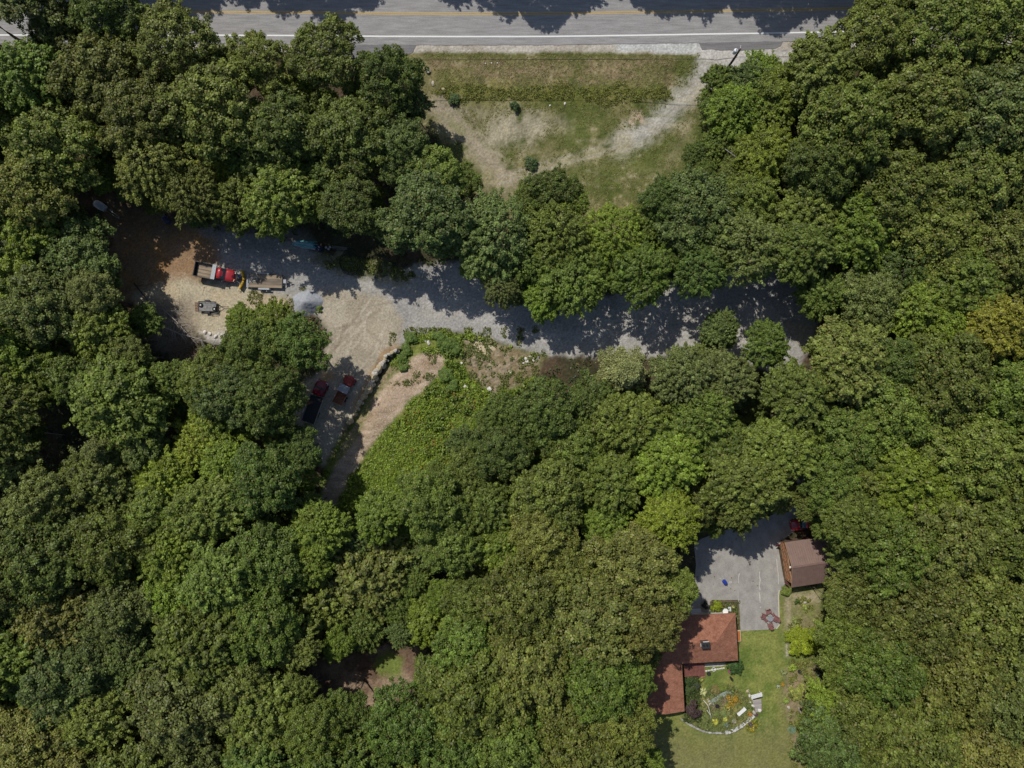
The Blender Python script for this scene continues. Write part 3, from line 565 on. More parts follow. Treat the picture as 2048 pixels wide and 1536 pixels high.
LAND = [("red plow truck", 433, 548), ("wood-decked flatbed trailer", 533, 562), ("small trailer with two tyres", 415, 613), ("blue-grey gravel pile", 610, 605), ("boulder wall", 745, 775), ("small red dumper", 690, 780), ("teal pipe bundle", 620, 488), ("dark tarp bundle", 328, 437),
 ("utility pole", 1480, 100), ("double yellow road line", 700, 26), ("grassy verge", 1080, 150), ("meadow track bend", 960, 320), ("dark bend of the gravel drive", 1550, 600), ("white rubble pile", 1060, 715), ("wood chip path's lower end", 660, 990), ("weedy hillside", 870, 850), ("pale pine", 1252, 745),
 ("yellow-green maple above the asphalt drive", 1340, 1035), ("brown metal roofed garage", 1605, 1130), ("red car", 1605, 1048), ("red shingle house roof", 1420, 1280), ("low red roofed wing", 1335, 1390), ("round chartreuse shrub", 1608, 1287), ("sunny gap in the lower woods", 780, 1340), ("green wire ring", 1583, 1457),
 ("photo's left edge midway down", 0, 800), ("photo's bottom left corner", 0, 1536), ("photo's top left corner", 0, 0), ("photo's top right corner", 2048, 0), ("photo's right edge at mid height", 2048, 768), ("photo's bottom right corner", 2048, 1536), ("photo's bottom edge midway", 1024, 1536), ("photo's left bottom quarter line", 0, 1180), ("yellowing maple by the right edge", 1990, 650), ("yellow-green maple in the right woods", 1825, 965)]
LAND = [l for l in LAND if 'quarter' not in l[0]]
ORD = ['nearest', 'second', 'third', 'fourth', 'fifth', 'sixth', 'seventh', 'eighth', 'ninth', 'tenth', 'eleventh', 'twelfth', 'thirteenth', 'fourteenth', 'fifteenth', 'sixteenth']
keyed = {}
for t in trees:
    L = min((l for l in LAND if (l[1] - t[0]) ** 2 + (l[2] - t[1]) ** 2 > 15 ** 2), key=lambda l: (l[1] - t[0]) ** 2 + (l[2] - t[1]) ** 2); dx, dy = t[0] - L[1], t[1] - L[2]
    d = ('right of' if dx > 0 else 'left of') if abs(dx) > abs(dy) else ('below' if dy > 0 else 'above')
    t += [L[0], d]; keyed.setdefault((L[0], d), []).append((dx * dx + dy * dy, t))
for k, v in keyed.items():
    for i, (_, t) in enumerate(sorted(v, key=lambda q: q[0])): t.append(ORD[min(i, 15)])
KN = dict(oak=('oak_tree', 'broadleaf tree'), maple=('maple_tree', 'maple'), ash=('ash_tree', 'fine-leaved tree'), pine=('pine_tree', 'pine'))
SPECIAL = {(1340,1035): "bright yellow-green maple at the top left corner of the asphalt drive", (1252,745): "pale silvery pine with star shaped crown below the shaded gravel drive", (985,470): "wispy grey-green tree between the meadow and the gravel yard",
 (1270,1130): "big tan-flecked broadleaf tree above and left of the red roofed house", (1990,650): "yellowing maple standing out at the right edge of the photo", (1825,965): "yellow-green maple alone among the darker right hand woods", (1530,690): "mid green maple with bare grey limbs at the right end of the gravel drive",
 (735,1150): "wide tan olive maple above the sunny gap in the lower woods", (210,895): "grey-green pine with feathery star crown beside a black gap on the left", (430,330): "small yellowing maple sunk between dark crowns above the yard", (1526,152): "slender bright tree with upright sprigs beside the utility pole",
 (540,650): "low bright green maple thicket just below the flatbed trailer"}
def tree(x, y, r, k, t, h, flag, land, d, rank, i):
    if h > 9: h *= 1.0 if flag == 2 else .66 if (620 < x < 880 and 1100 < y < 1310) else .98 if (x > 900 and 350 < y < 650) else 1.0 if (450 < x < 900 and y < 520) else 1.12 if y < 500 else .92 if (1560 < x < 1780 and y > 1080) else 1.08
    t_in = open_d(x, y)[0] > r * 1.3 and k != 'pine'; z = h * .74; wx, wy = P(x, y, z); g = G(wx * K + 1024, 768 - wy * K); Rm = r / K * (1 - z / H) * (1.13 if t_in else .94)
    rz = R.uniform(0, 6.28); lab = SPECIAL.get((x, y)) or f"{TNAME[t]} {KN[k][1]}, {rank} tree {d} the {land}"
    root = thing(KN[k][0], lab, 'tree', (wx, wy, g - .05), rz, {'oak': 'broadleaf trees of the woods', 'maple': 'maples of the woods', 'ash': 'fine-leaved trees of the woods', 'pine': 'pines in the woods'}[k])
    me = {'oak': OAK, 'maple': MAPLE, 'ash': ASH, 'pine': PINE}[k]; me = me[R.randint(len(me))]
    vh = Rm * (.95 if k != 'pine' else 1.25)
    if h < 9: vh = min(vh, h * .5)
    zc = h - .86 * vh if k != 'pine' else h - 1.05 * vh
    tk = inst(TRUNK[i % 3], 'trunk', root, (0, 0, 0), (0, 0, 0), (*((.22, .22) if 1560 < x < 1800 and y > 1080 else (.35 + h / 34, .35 + h / 34)), zc - .1 * vh))
    c = inst(me, 'crown', root, (0, 0, zc), (0, 0, 0), (Rm * R.uniform(.93, 1.09), Rm * R.uniform(.93, 1.09), vh))
    b = np.array(TINT[t]) * np.array([1.22, 1.13, .90]) * R.uniform(.80, 1.18) * (1 + R.uniform(-.06, .06, 3)); fl = {'tn': .12, 'ol': .09, 'md': .06, 'gy': .06, 'yl': .2}.get(t, .04) if k == 'oak' else {'tn': .12, 'yl': .15}.get(t, .03)
    c.color = (*b, fl); return root
for i, t in enumerate(trees): tree(*t, i)

# saplings that fill the edges and gaps of the woods
BUSH = [crown_mesh("bush_crown", 'bush', s) for s in (41, 42)]
sap = []; cand = 0
cx = rs.uniform(-20, 2068, 30000); cy = rs.uniform(60, 1550, 30000); od = open_d(cx, cy)
for x, y, d in zip(cx, cy, od):
    if len(sap) >= 225: break
    r = rs.uniform(20, 34)
    if d < r * (1.0 if x > 1560 and y > 1150 else .75): continue
    if any((x - a) ** 2 + (y - b) ** 2 < (c * .9) ** 2 for a, b, c in DARKS): continue
    if min((x - a[0]) ** 2 + (y - a[1]) ** 2 - (a[2] * .80) ** 2 for a in trees) < 0: continue
    if any((x - a[0]) ** 2 + (y - a[1]) ** 2 < (r + a[2]) ** 2 * .5 for a in sap): continue
    sap.append((x, y, r))
print("saplings", len(sap))
keyed = {}; sl = []
for s in sap:
    L = min(LAND, key=lambda l: (l[1] - s[0]) ** 2 + (l[2] - s[1]) ** 2); dx, dy = s[0] - L[1], s[1] - L[2]
    d = ('right of' if dx > 0 else 'left of') if abs(dx) > abs(dy) else ('below' if dy > 0 else 'above')
    sl.append([s, L[0], d]); keyed.setdefault((L[0], d), []).append((dx * dx + dy * dy, sl[-1]))
for k, v in keyed.items():
    for i, (_, t) in enumerate(sorted(v, key=lambda q: q[0])): t.append(ORD[min(i, 15)])
for i, (s, land, d, rank) in enumerate(sl):
    x, y, r = s; t = ['md', 'br', 'dk', 'md', 'bl', 'ol'][R.randint(6)]; h = R.uniform(6.5, 11); z = h * .7; wx, wy = P(x, y, z); Rm = r / K * 1.15
    root = thing('young_tree', f"small {TNAME[t]} young tree, {rank} {d} the {land}", 'young tree', (wx, wy, G(wx * K + 1024, 768 - wy * K)), R.uniform(0, 6.28), 'young trees between the tall ones')
    inst(TRUNK[i % 3], 'trunk', root, (0, 0, 0), (0, 0, 0), (.3, .3, h - Rm * 1.3))
    c = inst([MAPLE, ASH, OAK][i % 3][i % 3], 'crown', root, (0, 0, h - .9 * Rm), (0, 0, 0), (Rm, Rm * R.uniform(.9, 1.1), Rm * 1.05)); c.color = (*(np.array(TINT[t]) * np.array([1.15, 1.08, .9])), .04)

# ------------------------------------------------------------------ low growth: masses nobody could count
def growth(name, pts, hts, nleaf, rad, lsize, tint, label, fleck=.05, up=.7, mats=None):
    rs = np.random.RandomState(len(pts)); n = len(pts); c = np.repeat(pts, nleaf, 0); hh = np.repeat(hts, nleaf); rr = np.repeat(rad * rs.uniform(.6, 1.3, n), nleaf)
    d = unit(rs.normal(size=(len(c), 3))); d[:, 2] = np.abs(d[:, 2]); p = c + d * np.stack([rr, rr, hh], 1) * rs.uniform(.5, 1, size=(len(c), 1))
    nn = unit(d * .5 + np.array([0, 0, up]) + rs.normal(size=d.shape) * .45); v, f = leaf_quads(p, nn, np.full(len(p), lsize), rs, 1.5)
    me = np_mesh(name, v, f, mats or [LEAF], [("rnd", 'FACE', 'FLOAT', rs.rand(len(f))), ("cl", 'FACE', 'FLOAT', np.repeat(rs.rand(n), nleaf))])
    o = bpy.data.objects.new(name, me); COL.objects.link(o); o.color = (*tint, fleck); props(o, label, None, None, 'stuff'); return o
def scatter(n, box, cond, seed):
    rs = np.random.RandomState(seed); x = rs.uniform(box[0], box[2], n * 4); y = rs.uniform(box[1], box[3], n * 4); z, g = zone_at(x, y)
    k = cond(x, y, z); x, y, g = x[k][:n], y[k][:n], g[k][:n]; return np.stack([(x - 1024) / K, -(y - 768) / K, g], 1)
def g2a(x, y, z=3.0):   # ground pixel -> where a point z metres above it shows
    f = 1 / (1 - z / H); return 1024 + (x - 1024) * f, 768 + (y - 768) * f
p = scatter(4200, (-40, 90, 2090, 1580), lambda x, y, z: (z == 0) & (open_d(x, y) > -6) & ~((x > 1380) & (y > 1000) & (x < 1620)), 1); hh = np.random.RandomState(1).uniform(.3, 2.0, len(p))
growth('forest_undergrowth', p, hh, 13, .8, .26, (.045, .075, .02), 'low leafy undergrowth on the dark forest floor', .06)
nh = vnoise((np.zeros((1, 1)), np.zeros((1, 1))), 10, 1)
def nz(x, y, s, seed):
    g = np.random.RandomState(seed).rand(300, 300); u = x / s; v = y / s; iu = u.astype(int) % 299; iv = v.astype(int) % 299; fu = sstep(u % 1); fv = sstep(v % 1)
    return (g[iu, iv] * (1 - fu) + g[(iu + 1), iv] * fu) * (1 - fv) + (g[iu, iv + 1] * (1 - fu) + g[iu + 1, iv + 1] * fu) * fv
hill_ = lambda x, y, z: (z == 7) & (nz(x, y, 22, 3) > .25)
p = scatter(3300, (640, 660, 1080, 1020), lambda x, y, z: (z == 7) & (nz(x, y, 26, 3) > .14) & ((zone_at(x - 6, y)[0] != 6) & (zone_at(x + 6, y)[0] != 6)) & (sd_line(x, y, WALL) > 12) & ~((x < 860 - (y - 720) * .76) & (nz(x, y, 15, 31) < .5)) & ~((x < 860 - (y - 720) * .76) & (y > 745) & (nz(x, y, 12, 33) < .6)), 2); q = np.random.RandomState(2).rand(len(p)) * nz((p[:, 0] * K + 1024), 768 - p[:, 1] * K, 40, 8)
growth('hillside_brush', p, .2 + 1.0 * q, 18, .5, .19, (.18, .25, .03), 'bright green brush and brambles covering the slope', .06)
p = scatter(700, (700, 700, 1080, 1020), lambda x, y, z: (z == 7) & (x > 850) & (nz(x, y, 30, 13) > .55), 12)
growth('dark_hillside_brush', p, np.full(len(p), 1.3), 22, .6, .21, (.14, .20, .03), 'darker bushes scattered through the bright slope brush', .04)
p = scatter(120, (780, 760, 960, 950), lambda x, y, z: (z == 7) & (nz(x, y, 18, 5) > .6), 6)
growth('orange_hillside_weeds', p, np.full(len(p), 1.1), 8, .3, .13, (.32, .20, .04), 'small orange seed heads in the slope brush', .3)
mead = scatter(3600, (850, 108, 1400, 420), lambda x, y, z: (z == 1) & (nz(x, y, 26, 4) > .35), 3)
growth('meadow_grass_tufts', mead, np.full(len(mead), .07), 6, .3, .10, (.19, .20, .055), 'short tufts of olive grass in the meadow', .3)
bank = scatter(1000, (866, 166, 1345, 222), lambda x, y, z: (z == 1) & (y > 166 + 22 * nz(x, y, 40, 8)) & (y < 190 + 30 * nz(x, y, 55, 18) + (x > 1180) * -6) & (nz(x, y, 12, 28) > .22) & (y - 150 > (910 - x) * .5), 4)
growth('bank_weeds', bank, 1e-3 + .08 + .4 * np.random.RandomState(4).rand(len(bank)) ** 2, 11, .4, .12, (.17, .185, .035), 'yellow-green weeds along the roadside bank', .12)
drb = scatter(480, (870, 118, 1340, 178), lambda x, y, z: (z == 1), 14)
growth('dry_seed_heads', drb, np.full(len(drb), .15), 6, .4, .10, (.27, .21, .13), 'pinkish brown dry weeds on the roadside verge', .5)
p = scatter(260, (600, 500, 850, 570), lambda x, y, z: (sd_poly(x, y, [(640,522),(680,512),(720,510),(790,532),(838,550),(800,560),(760,553),(720,550),(680,538),(650,534)]) > 14 * (nz(x, y, 9, 9) - .35)), 5)
growth('yard_edge_weeds', p, .1 + .35 * np.random.RandomState(2).rand(len(p)), 13, .4, .15, (.11, .14, .03), 'weeds along the shaded edge of the gravel yard', .15)
p = scatter(260, (480, 575, 640, 640), lambda x, y, z: np.isin(z, (3, 4)) & (nz(x, y, 14, 19) > .6), 15)
growth('sand_weeds', p, np.full(len(p), .25), 9, .3, .13, (.14, .15, .04), 'sparse weeds growing through the sand', .2)
p = scatter(700, (780, 655, 1100, 770), lambda x, y, z: np.isin(z, (3, 4, 6)) & (nz(x, y, 16, 29) > .62), 16)
growth('drive_edge_weeds', p, np.full(len(p), .25), 9, .3, .13, (.125, .155, .04), 'weeds sprouting along the lower edge of the drive', .2)
p = scatter(420, (1558, 1170, 1650, 1560), lambda x, y, z: np.isin(z, (9, 8)) & (x > 1578) & (nz(x, y, 16, 9) > .5), 7)
growth('border_plants', p, np.full(len(p), .4), 16, .35, .16, (.16, .18, .04), 'mixed low plants of the border along the wood edge', .15)
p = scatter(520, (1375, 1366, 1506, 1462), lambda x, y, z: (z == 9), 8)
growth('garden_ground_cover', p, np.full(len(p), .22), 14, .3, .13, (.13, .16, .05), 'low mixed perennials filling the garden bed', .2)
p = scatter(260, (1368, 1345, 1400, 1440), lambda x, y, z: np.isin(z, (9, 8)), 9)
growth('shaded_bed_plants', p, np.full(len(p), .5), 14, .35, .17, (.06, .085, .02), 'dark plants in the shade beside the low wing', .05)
p = scatter(130, (1422, 1202, 1478, 1290), lambda x, y, z: (z == 9), 10)
growth('entry_bed_plants', p, np.full(len(p), .35), 14, .25, .14, (.10, .13, .03), 'small green plants in the entry bed', .1)
p = scatter(160, (915, 665, 1095, 780), lambda x, y, z: (z == 6) & (nz(x, y, 11, 41) > .5), 17)
growth('bank_scrub', p, .15 + .5 * np.random.RandomState(3).rand(len(p)), 14, .45, .15, (.13, .165, .035), 'patchy scrub on the disturbed soil beside the drive', .15)
# ------------------------------------------------------------------ utility pole and cables
def at(px, py, ztop=0.0):
    """ground position of a thing whose top, ztop above ground, shows at this pixel"""
    g = 0.0
    for _ in range(3):
        x, y = P(px, py, g + ztop); g = G(1024 + x * K, 768 - y * K)
    return (x, y, g)
PW = mat("weathered_pole_wood", (.07, .055, .045), .9, scale=4, stretch=(4, 4, .3)); GALV = mat("galvanised_steel", (.42, .43, .44), .45, .7, var=.1)
BLK = mat("black_rubber", (.02, .02, .022), .8, var=.1); STEEL = mat("dark_steel", (.05, .05, .052), .6, .4, var=.2); PORC = mat("pale_grey_enamel", (.70, .71, .72), .35, var=.05)
b = at(1481, 98, 11.0); t = thing('utility_pole', 'tall dark wooden utility pole with pale transformer leaning towards the road edge', 'utility pole', b, 0)
m = MB(); m.tube([(0,0,-.3),(0,0,5),(0,0,11)], [.19,.165,.13], 12); m.build('shaft', PW, t, smooth=False)
m = MB(); m.lathe([(.02,0),(.27,.02),(.29,.1),(.29,.85),(.24,.95),(.08,1.0)], (-.42,.18,9.4), 14); m.build('transformer', PORC, t)
m = MB(); m.lathe([(.05,0),(.05,.28),(.09,.3),(.03,.42)], (-.42,.18,10.4), 8); m.build('insulator', PORC, t)
m = MB(); m.tube([(-.13,.05,9.8),(-.42,.18,9.8)], .05, 6); m.build('bracket', GALV, t)
m = MB(); m.tube([(.20,-.02,.2),(.19,-.02,4.5),(.17,-.02,9.2)], .035, 6); m.build('riser_pipe', PORC, t)
m = MB(); m.tube([(0,0,10.7),(.1,.5,10.75)], .04, 6); m.lathe([(.07,0),(.07,.1),(.03,.14)], (.1,.5,10.75), 8); m.build('top_pin', PORC, t)
def cable(pts, rad, label, name='cable'):
    m = MB(); m.tube(pts, rad, 5); return props(m.build(name, BLK), label, 'cable')
def cy(px, py, z): x, y = P(px, py, z); return (x, y, z)
cable([cy(-150,127,7.2), cy(400,123,6.6), cy(840,120,6.4), cy(1150,119,6.5), cy(1390,118,7.0), cy(1420,118.5,7.0), cy(1432,120,7.0), cy(1445,118,7.0), cy(1474,115,7.2)], .035, 'thick black cable strung from the pole leftwards over the verge')
cable([cy(1477,114,7.2), cy(1700,113,7.0), cy(2200,112,7.4)], .03, 'black cable running from the pole rightwards over the woods')

# ------------------------------------------------------------------ vehicles in the yard
RED = mat("red_car_paint", (.36, .022, .026), .28, var=.06, bump=0, coat=.6, spec=.5); DRED = mat("faded_red_paint", (.26, .04, .035), .5, var=.3, bump=.1); GLASS = mat("tinted_glass", (.025, .035, .04), .12, bump=0, spec=.7)
WOOD = mat("weathered_plank", (.30, .235, .16), .85, scale=2.2, var=.3, stretch=(.3, 3, 1)); WOOD2 = mat("grey_brown_plank", (.19, .155, .12), .85, scale=2.2, var=.3, stretch=(.3, 3, 1)); RUST = mat("rusty_steel", (.20, .085, .045), .85, scale=3, var=.45)
YELP = mat("yellow_plough_paint", (.70, .42, .02), .45, var=.1); CHROME = mat("chrome", (.6, .6, .6), .2, .9, var=.05, bump=0); LAMP = mat("lamp_glass", (.75, .72, .66), .2, bump=0); ORNG = mat("orange_plastic", (.65, .22, .03), .5); GREYM = mat("grey_painted_metal", (.30, .31, .33), .5, .2, var=.15); BLUEP = mat("blue_plastic", (.02, .045, .30), .4)
def wheel(parent, x, y, r=.4, w=.25, name='wheel', hubm=None):
    m = MB(); m.tube([(x, y - w/2, r), (x, y + w/2, r)], r, 14); wl_ = m.build(name, BLK, parent)
    m = MB(); s = 1 if y > 0 else -1; m.tube([(x, y + s*(w/2 - .02), r), (x, y + s*(w/2 + .015), r)], r*.55, 10); m.build('hub', hubm or CHROME, wl_); return wl_
t = thing('plow_truck', 'red dump-bed pickup truck with a yellow V snow plow on its nose', 'truck', at(430, 545, 1.5), math.radians(-10.9))
m = MB(); m.box((-1.6,0,1.12),(3.2,2.3,.1)); bed = m.build('bed_floor', STEEL, t)
for i in range(12):
    m = MB(); m.box((-1.5, -1.0+.182*i, 1.19+.004*(i%3)),(2.95,.172,.035)); m.build('plank', WOOD if i%3 else WOOD2, bed)
for y in (-1.14, 1.14):
    m = MB(); m.box((-1.6,y,1.5),(3.25,.06,.72)); m.box((-1.6,y,1.88),(3.3,.10,.06)); 
    for k in range(5): m.box((-3.0+.7*k, y*1.035, 1.5),(.08,.05,.72))
    m.build('side_board', STEEL, t)
m = MB(); m.box((-3.2,0,1.5),(.06,2.25,.72)); m.box((-3.2,0,1.88),(.10,2.3,.05)); m.build('tailgate', STEEL, t)
m = MB(); m.box((-.12,0,1.6),(.12,2.3,1.0)); m.box((.02,0,2.12),(.62,2.3,.05)); m.build('cab_guard', GREYM, t)
m = MB(); m.loft([(.30,.86,.55,1.70),(.38,.92,.5,1.98),(.95,.92,.5,2.0),(1.10,.90,.5,1.90),(1.62,.96,.5,1.38),(1.75,.97,.5,1.36),(2.70,.93,.52,1.30),(2.92,.86,.55,1.12),(2.98,.80,.6,.9)]); body = m.build('body', RED, t, smooth=True)
m = MB(); m.add([(1.02,-.80,1.96),(1.02,.80,1.96),(1.60,.86,1.42),(1.60,-.86,1.42)],[(0,3,2,1)]); m.build('windscreen', GLASS, body)
for s in (-1, 1):
    m = MB(); m.add([(.45,s*.90,1.88),(1.05,s*.89,1.84),(1.5,s*.95,1.40),(.45,s*.97,1.40)],[(0,1,2,3)]); m.build('side_window', GLASS, body)
    m = MB(); m.box((1.35,s*1.16,1.48),(.12,.22,.22)); m.tube([(1.4,s*.95,1.4),(1.36,s*1.1,1.42)],.02,5); m.build('mirror', STEEL, t)
    m = MB(); m.box((2.93,s*.68,1.0),(.08,.28,.2)); m.build('headlight', LAMP, t)
    wheel(t, 2.1, s*.86); wheel(t, -1.7, s*.86, w=.45)
    m = MB(); m.box((3.1,s*.55,1.25),(.16,.2,.22)); m.tube([(3.05,s*.55,.8),(3.08,s*.55,1.2)],.03,5); m.build('plow_lamp', LAMP if s > 0 else ORNG, t)
m = MB(); m.box((3.0,0,.62),(.14,1.85,.22)); m.build('bumper', CHROME, t)
m = MB(); m.box((3.2,0,.5),(.7,.9,.12)); m.box((3.3,.0,.95),(.1,.9,.08)); m.tube([(3.1,-.4,.5),(3.35,-.4,1.0)],.04,5); m.tube([(3.1,.4,.5),(3.35,.4,1.0)],.04,5); m.box((3.7,-.1,.45),(.7,.25,.14)); m.tube([(3.3,-.2,.9),(4.1,-.25,.55)],.05,6); m.build('plow_frame', STEEL, t)
m = MB(); m.box((3.55,.1,.6),(.28,.22,.12)); m.build('blue_ram', BLUEP, t)
m = MB(); m.tube([(3.25,.35,.7),(3.95,.6,.45)],.05,6); m.tube([(3.25,-.6,.7),(4.05,-.95,.45)],.05,6); m.build('ram', CHROME, t)
def blade(ax, ay, bx, by):
    m = MB(); vs = []; n = 5
    for i in range(n):
        a = i/(n-1); z = .06 + .82*a; back = .22*math.sin(math.pi*a)*.8 - .10*a
        for q in (0, 1):
            for (x, y) in ((ax, ay), (bx, by)): vs.append((x - back - .05*q, y, z))
    fs = []
    for i in range(n-1):
        o = i*4; fs += [(o,o+1,o+5,o+4),(o+2,o+6,o+7,o+3),(o,o+4,o+6,o+2),(o+1,o+3,o+7,o+5)]
    fs += [(0,2,3,1),((n-1)*4,(n-1)*4+1,(n-1)*4+3,(n-1)*4+2)]
    m.add(vs, fs)
    for k in range(4):
        f = (k+.5)/4; x = ax+(bx-ax)*f; y = ay+(by-ay)*f; m.box((x-.22,y,.45),(.1,.05,.7))
    m.box(((ax+bx)/2-.06,(ay+by)/2,.9),(.14,math.hypot(bx-ax,by-ay)*.98,.09),rz=math.atan2(by-ay,bx-ax)-math.pi/2)
    return m.build('plow_wing', YELP, t)
blade(4.4,-.2,3.78,1.22); blade(4.4,-.38,4.0,-1.75)
m = MB(); m.tube([(4.3,-.29,.08),(4.25,-.29,.95)],.09,8); m.build('hinge', STEEL, t)

t = thing('flatbed_trailer', 'long flatbed trailer with weathered plank deck and grey fenders', 'trailer', at(531, 562.5, .7), math.radians(-1.8))
m = MB(); m.box((0,-1.0,.56),(5.3,.09,.16)); m.box((0,1.0,.56),(5.3,.09,.16)); m.box((2.65,0,.58),(.1,2.1,.18)); m.box((-2.65,0,.56),(.1,2.1,.16))
for k in range(6): m.box((-2.2+.88*k,0,.55),(.07,1.95,.1))
m.build('frame', STEEL, t)
for i in range(10):
    m = MB(); m.box((0,-.9+.2*i,.66+.003*(i%2)),(5.2,.19,.04)); m.build('plank', WOOD if i in (0,1,7,8,9) else WOOD2, t)
m = MB()
for k in range(7): m.box((-2.78-.02*k,-.9+.3*k,.5),(.1,.24,.05))
m.box((-2.95,0,.45),(.42,2.0,.03),ry=-.3); m.build('ramp', GREYM, t)
for s in (-1, 1):
    m = MB(); x0=-.2
    m.poly([(x0-.85,s*1.08),(x0+.85,s*1.08),(x0+.85,s*1.36),(x0-.85,s*1.36)],.78,.81); m.box((x0-.95,s*1.22,.66),(.03,.28,.28),ry=.5); m.box((x0+.95,s*1.22,.66),(.03,.28,.28),ry=-.5); m.build('fender', GREYM, t)
    wheel(t, x0-.42, s*1.2, .34, .2); wheel(t, x0+.42, s*1.2, .34, .2)
m = MB(); m.tube([(2.65,-.7,.55),(3.9,0,.5)],.05,5); m.tube([(2.65,.7,.55),(3.9,0,.5)],.05,5); m.box((3.95,0,.5),(.35,.12,.12)); m.tube([(3.7,.05,.1),(3.7,.05,.95)],.035,6); m.box((3.7,.05,.97),(.16,.05,.05)); m.build('tongue', STEEL, t)
m = MB(); m.box((3.1,.05,.72),(.45,.62,.3)); m.build('tool_box', GREYM, t, bevel=.03)
m = MB(); a = .26
for (x,y,lx,ly) in ((0,.28,1.25,.05),(0,-.28,1.25,.05),(.6,0,.05,.55),(-.6,0,.05,.55),(-.25,0,.04,.5),(.2,.1,.7,.04)): m.box((x,y,0),(lx,ly,.05))
f_ = props(m.build('metal_frame', WHITE), 'white rectangular metal frame lying on the flatbed trailer deck', 'frame'); q = at(506, 558.5, .72); f_.location = (q[0], q[1], .74); f_.rotation_euler = (0,0,math.radians(14))

t = thing('utility_trailer', 'small open utility trailer with worn grey deck and rusty ramp', 'trailer', at(415, 613, .5), math.radians(-1))
m = MB(); m.box((0,0,.5),(2.7,1.45,.05)); m.build('deck', mat("worn_grey_deck", (.22,.215,.205), .8, scale=2.5, var=.35), t)
m = MB()
for y in (-.76,.76):
    m.box((0,y,.56),(2.8,.06,.10)); m.tube([(-1.35,y,.95),(1.35,y,.95)],.025,5)
    for x in (-1.35,-.45,.45,1.35): m.tube([(x,y,.5),(x,y,.95)],.025,5)
m.tube([(1.38,-.76,.95),(1.38,.76,.95)],.025,5); m.box((1.38,0,.56),(.06,1.5,.1)); m.box((-1.38,0,.56),(.06,1.5,.1)); m.build('rail_frame', STEEL, t)
m = MB()
for k in range(5): m.box((-1.5-.16*k,0,.42-.07*k),(.04,1.4,.04))
for k in range(4): m.box((-1.83,-.65+.43*k,.30),(.8,.04,.04),ry=-.42)
m.build('ramp', RUST, t)
m = MB(); m.tube([(1.4,-.6,.5),(2.3,0,.45),(3.2,0,.42)],.045,5); m.tube([(1.4,.6,.5),(2.3,0,.45)],.045,5); m.box((3.2,0,.45),(.3,.12,.12)); m.build('tongue', STEEL, t)
for s in (-1,1):
    wheel(t, .0, s*.95, .3, .18); m = MB(); m.box((.0,s*.95,.64),(.85,.24,.03)); m.build('fender', STEEL, t)
for px, py, lab in ((401,610,'spare tyre with white hub at the ramp end of the small trailer'),(428.6,618,'spare tyre with white hub near the tongue of the small trailer')):
    tt = thing('spare_tyre', lab, 'tyre', (0,0,0), 0, 'spare tyres on the small trailer'); q = at(px, py, .7); tt.location = (q[0], q[1], .53)
    m = MB(); m.lathe([(.18,0),(.33,.02),(.36,.1),(.33,.2),(.18,.2)], n=16); m.build('tyre', BLK, tt); m = MB(); m.lathe([(.19,.02),(.19,.17),(.08,.21)], n=12); m.build('hub', WHITE, tt)
t = thing('hand_tool', 'pale metal frame leaning beside the small utility trailer', 'frame', at(430, 628.5, .2), math.radians(7)); m = MB(); m.tube([(-.6,-.15,.3),(.6,-.15,.3),(.65,.15,.32),(-.55,.15,.3),(-.6,-.15,.3)],.03,5); m.tube([(-.5,0,0),(-.5,0,.3)],.03,5); m.tube([(.5,0,0),(.5,0,.3)],.03,5); m.build('frame', DEAD, t)
t = thing('iron_rod', 'thin rusty iron rod lying on the sand below the plow truck', 'rod', at(408, 583, 0)); m = MB(); m.tube([(-.2,-.6,.03),(-.1,.1,.03),(.1,.7,.04)],.025,5); m.tube([(-.1,.6,.03),(.5,.75,.03)],.025,5); m.build('rod', RUST, t)

t = thing('dumper', 'small old red dumper with rusty skip and grey roof plate in tree shade', 'dumper', at(690, 776, 1.3), math.radians(63))
m = MB(); m.box((-.3,0,.62),(4.2,.8,.22)); m.build('chassis', STEEL, t)
m = MB(); m.loft([(.5,.62,.6,1.35),(.6,.68,.6,1.42),(1.75,.64,.6,1.32),(2.05,.55,.65,1.15)]); m.build('bonnet', DRED, t, smooth=False)
for s in (-1,1):
    m = MB(); m.box((1.35,s*.80,1.0),(1.0,.24,.06)); m.box((1.88,s*.8,.86),(.06,.24,.3)); m.build('mudguard', DRED, t); wheel(t,1.35,s*.8,.42,.24); wheel(t,-1.7,s*.72,.42,.34)
    m = MB(); m.lathe([(.09,0),(.09,.12)], (2.0,s*.7,1.0), 8); m.build('headlight', LAMP, t)
m = MB(); m.box((-.12,0,2.02),(1.25,1.68,.07)); m.build('roof_plate', GREYM, t, bevel=.03)
m = MB(); 
for x in (-.65,.42):
    for y in (-.72,.72): m.tube([(x,y,.8),(x,y,2.0)],.035,5)
m.box((-.25,0,1.05),(.5,.9,.4)); m.build('cab_posts', DRED, t)
m = MB(); 
m.box((-1.85,0,1.0),(1.95,1.5,.06)); m.build('skip_floor', RUST, t)
m = MB()
for s in (-1,1): m.box((-1.85,s*.76,1.22),(1.95,.06,.45))
m.box((-.88,0,1.3),(.06,1.55,.6)); m.build('skip_sides', DRED, t)
m = MB(); m.box((-2.84,0,1.2),(.07,1.6,.42)); m.box((-2.84,0,1.43),(.09,1.62,.06)); m.build('tailboard', WOOD, t)
m = MB(); m.box((-1.9,-.78,1.46),(2.0,.06,.05)); m.build('top_rail', WOOD, t)

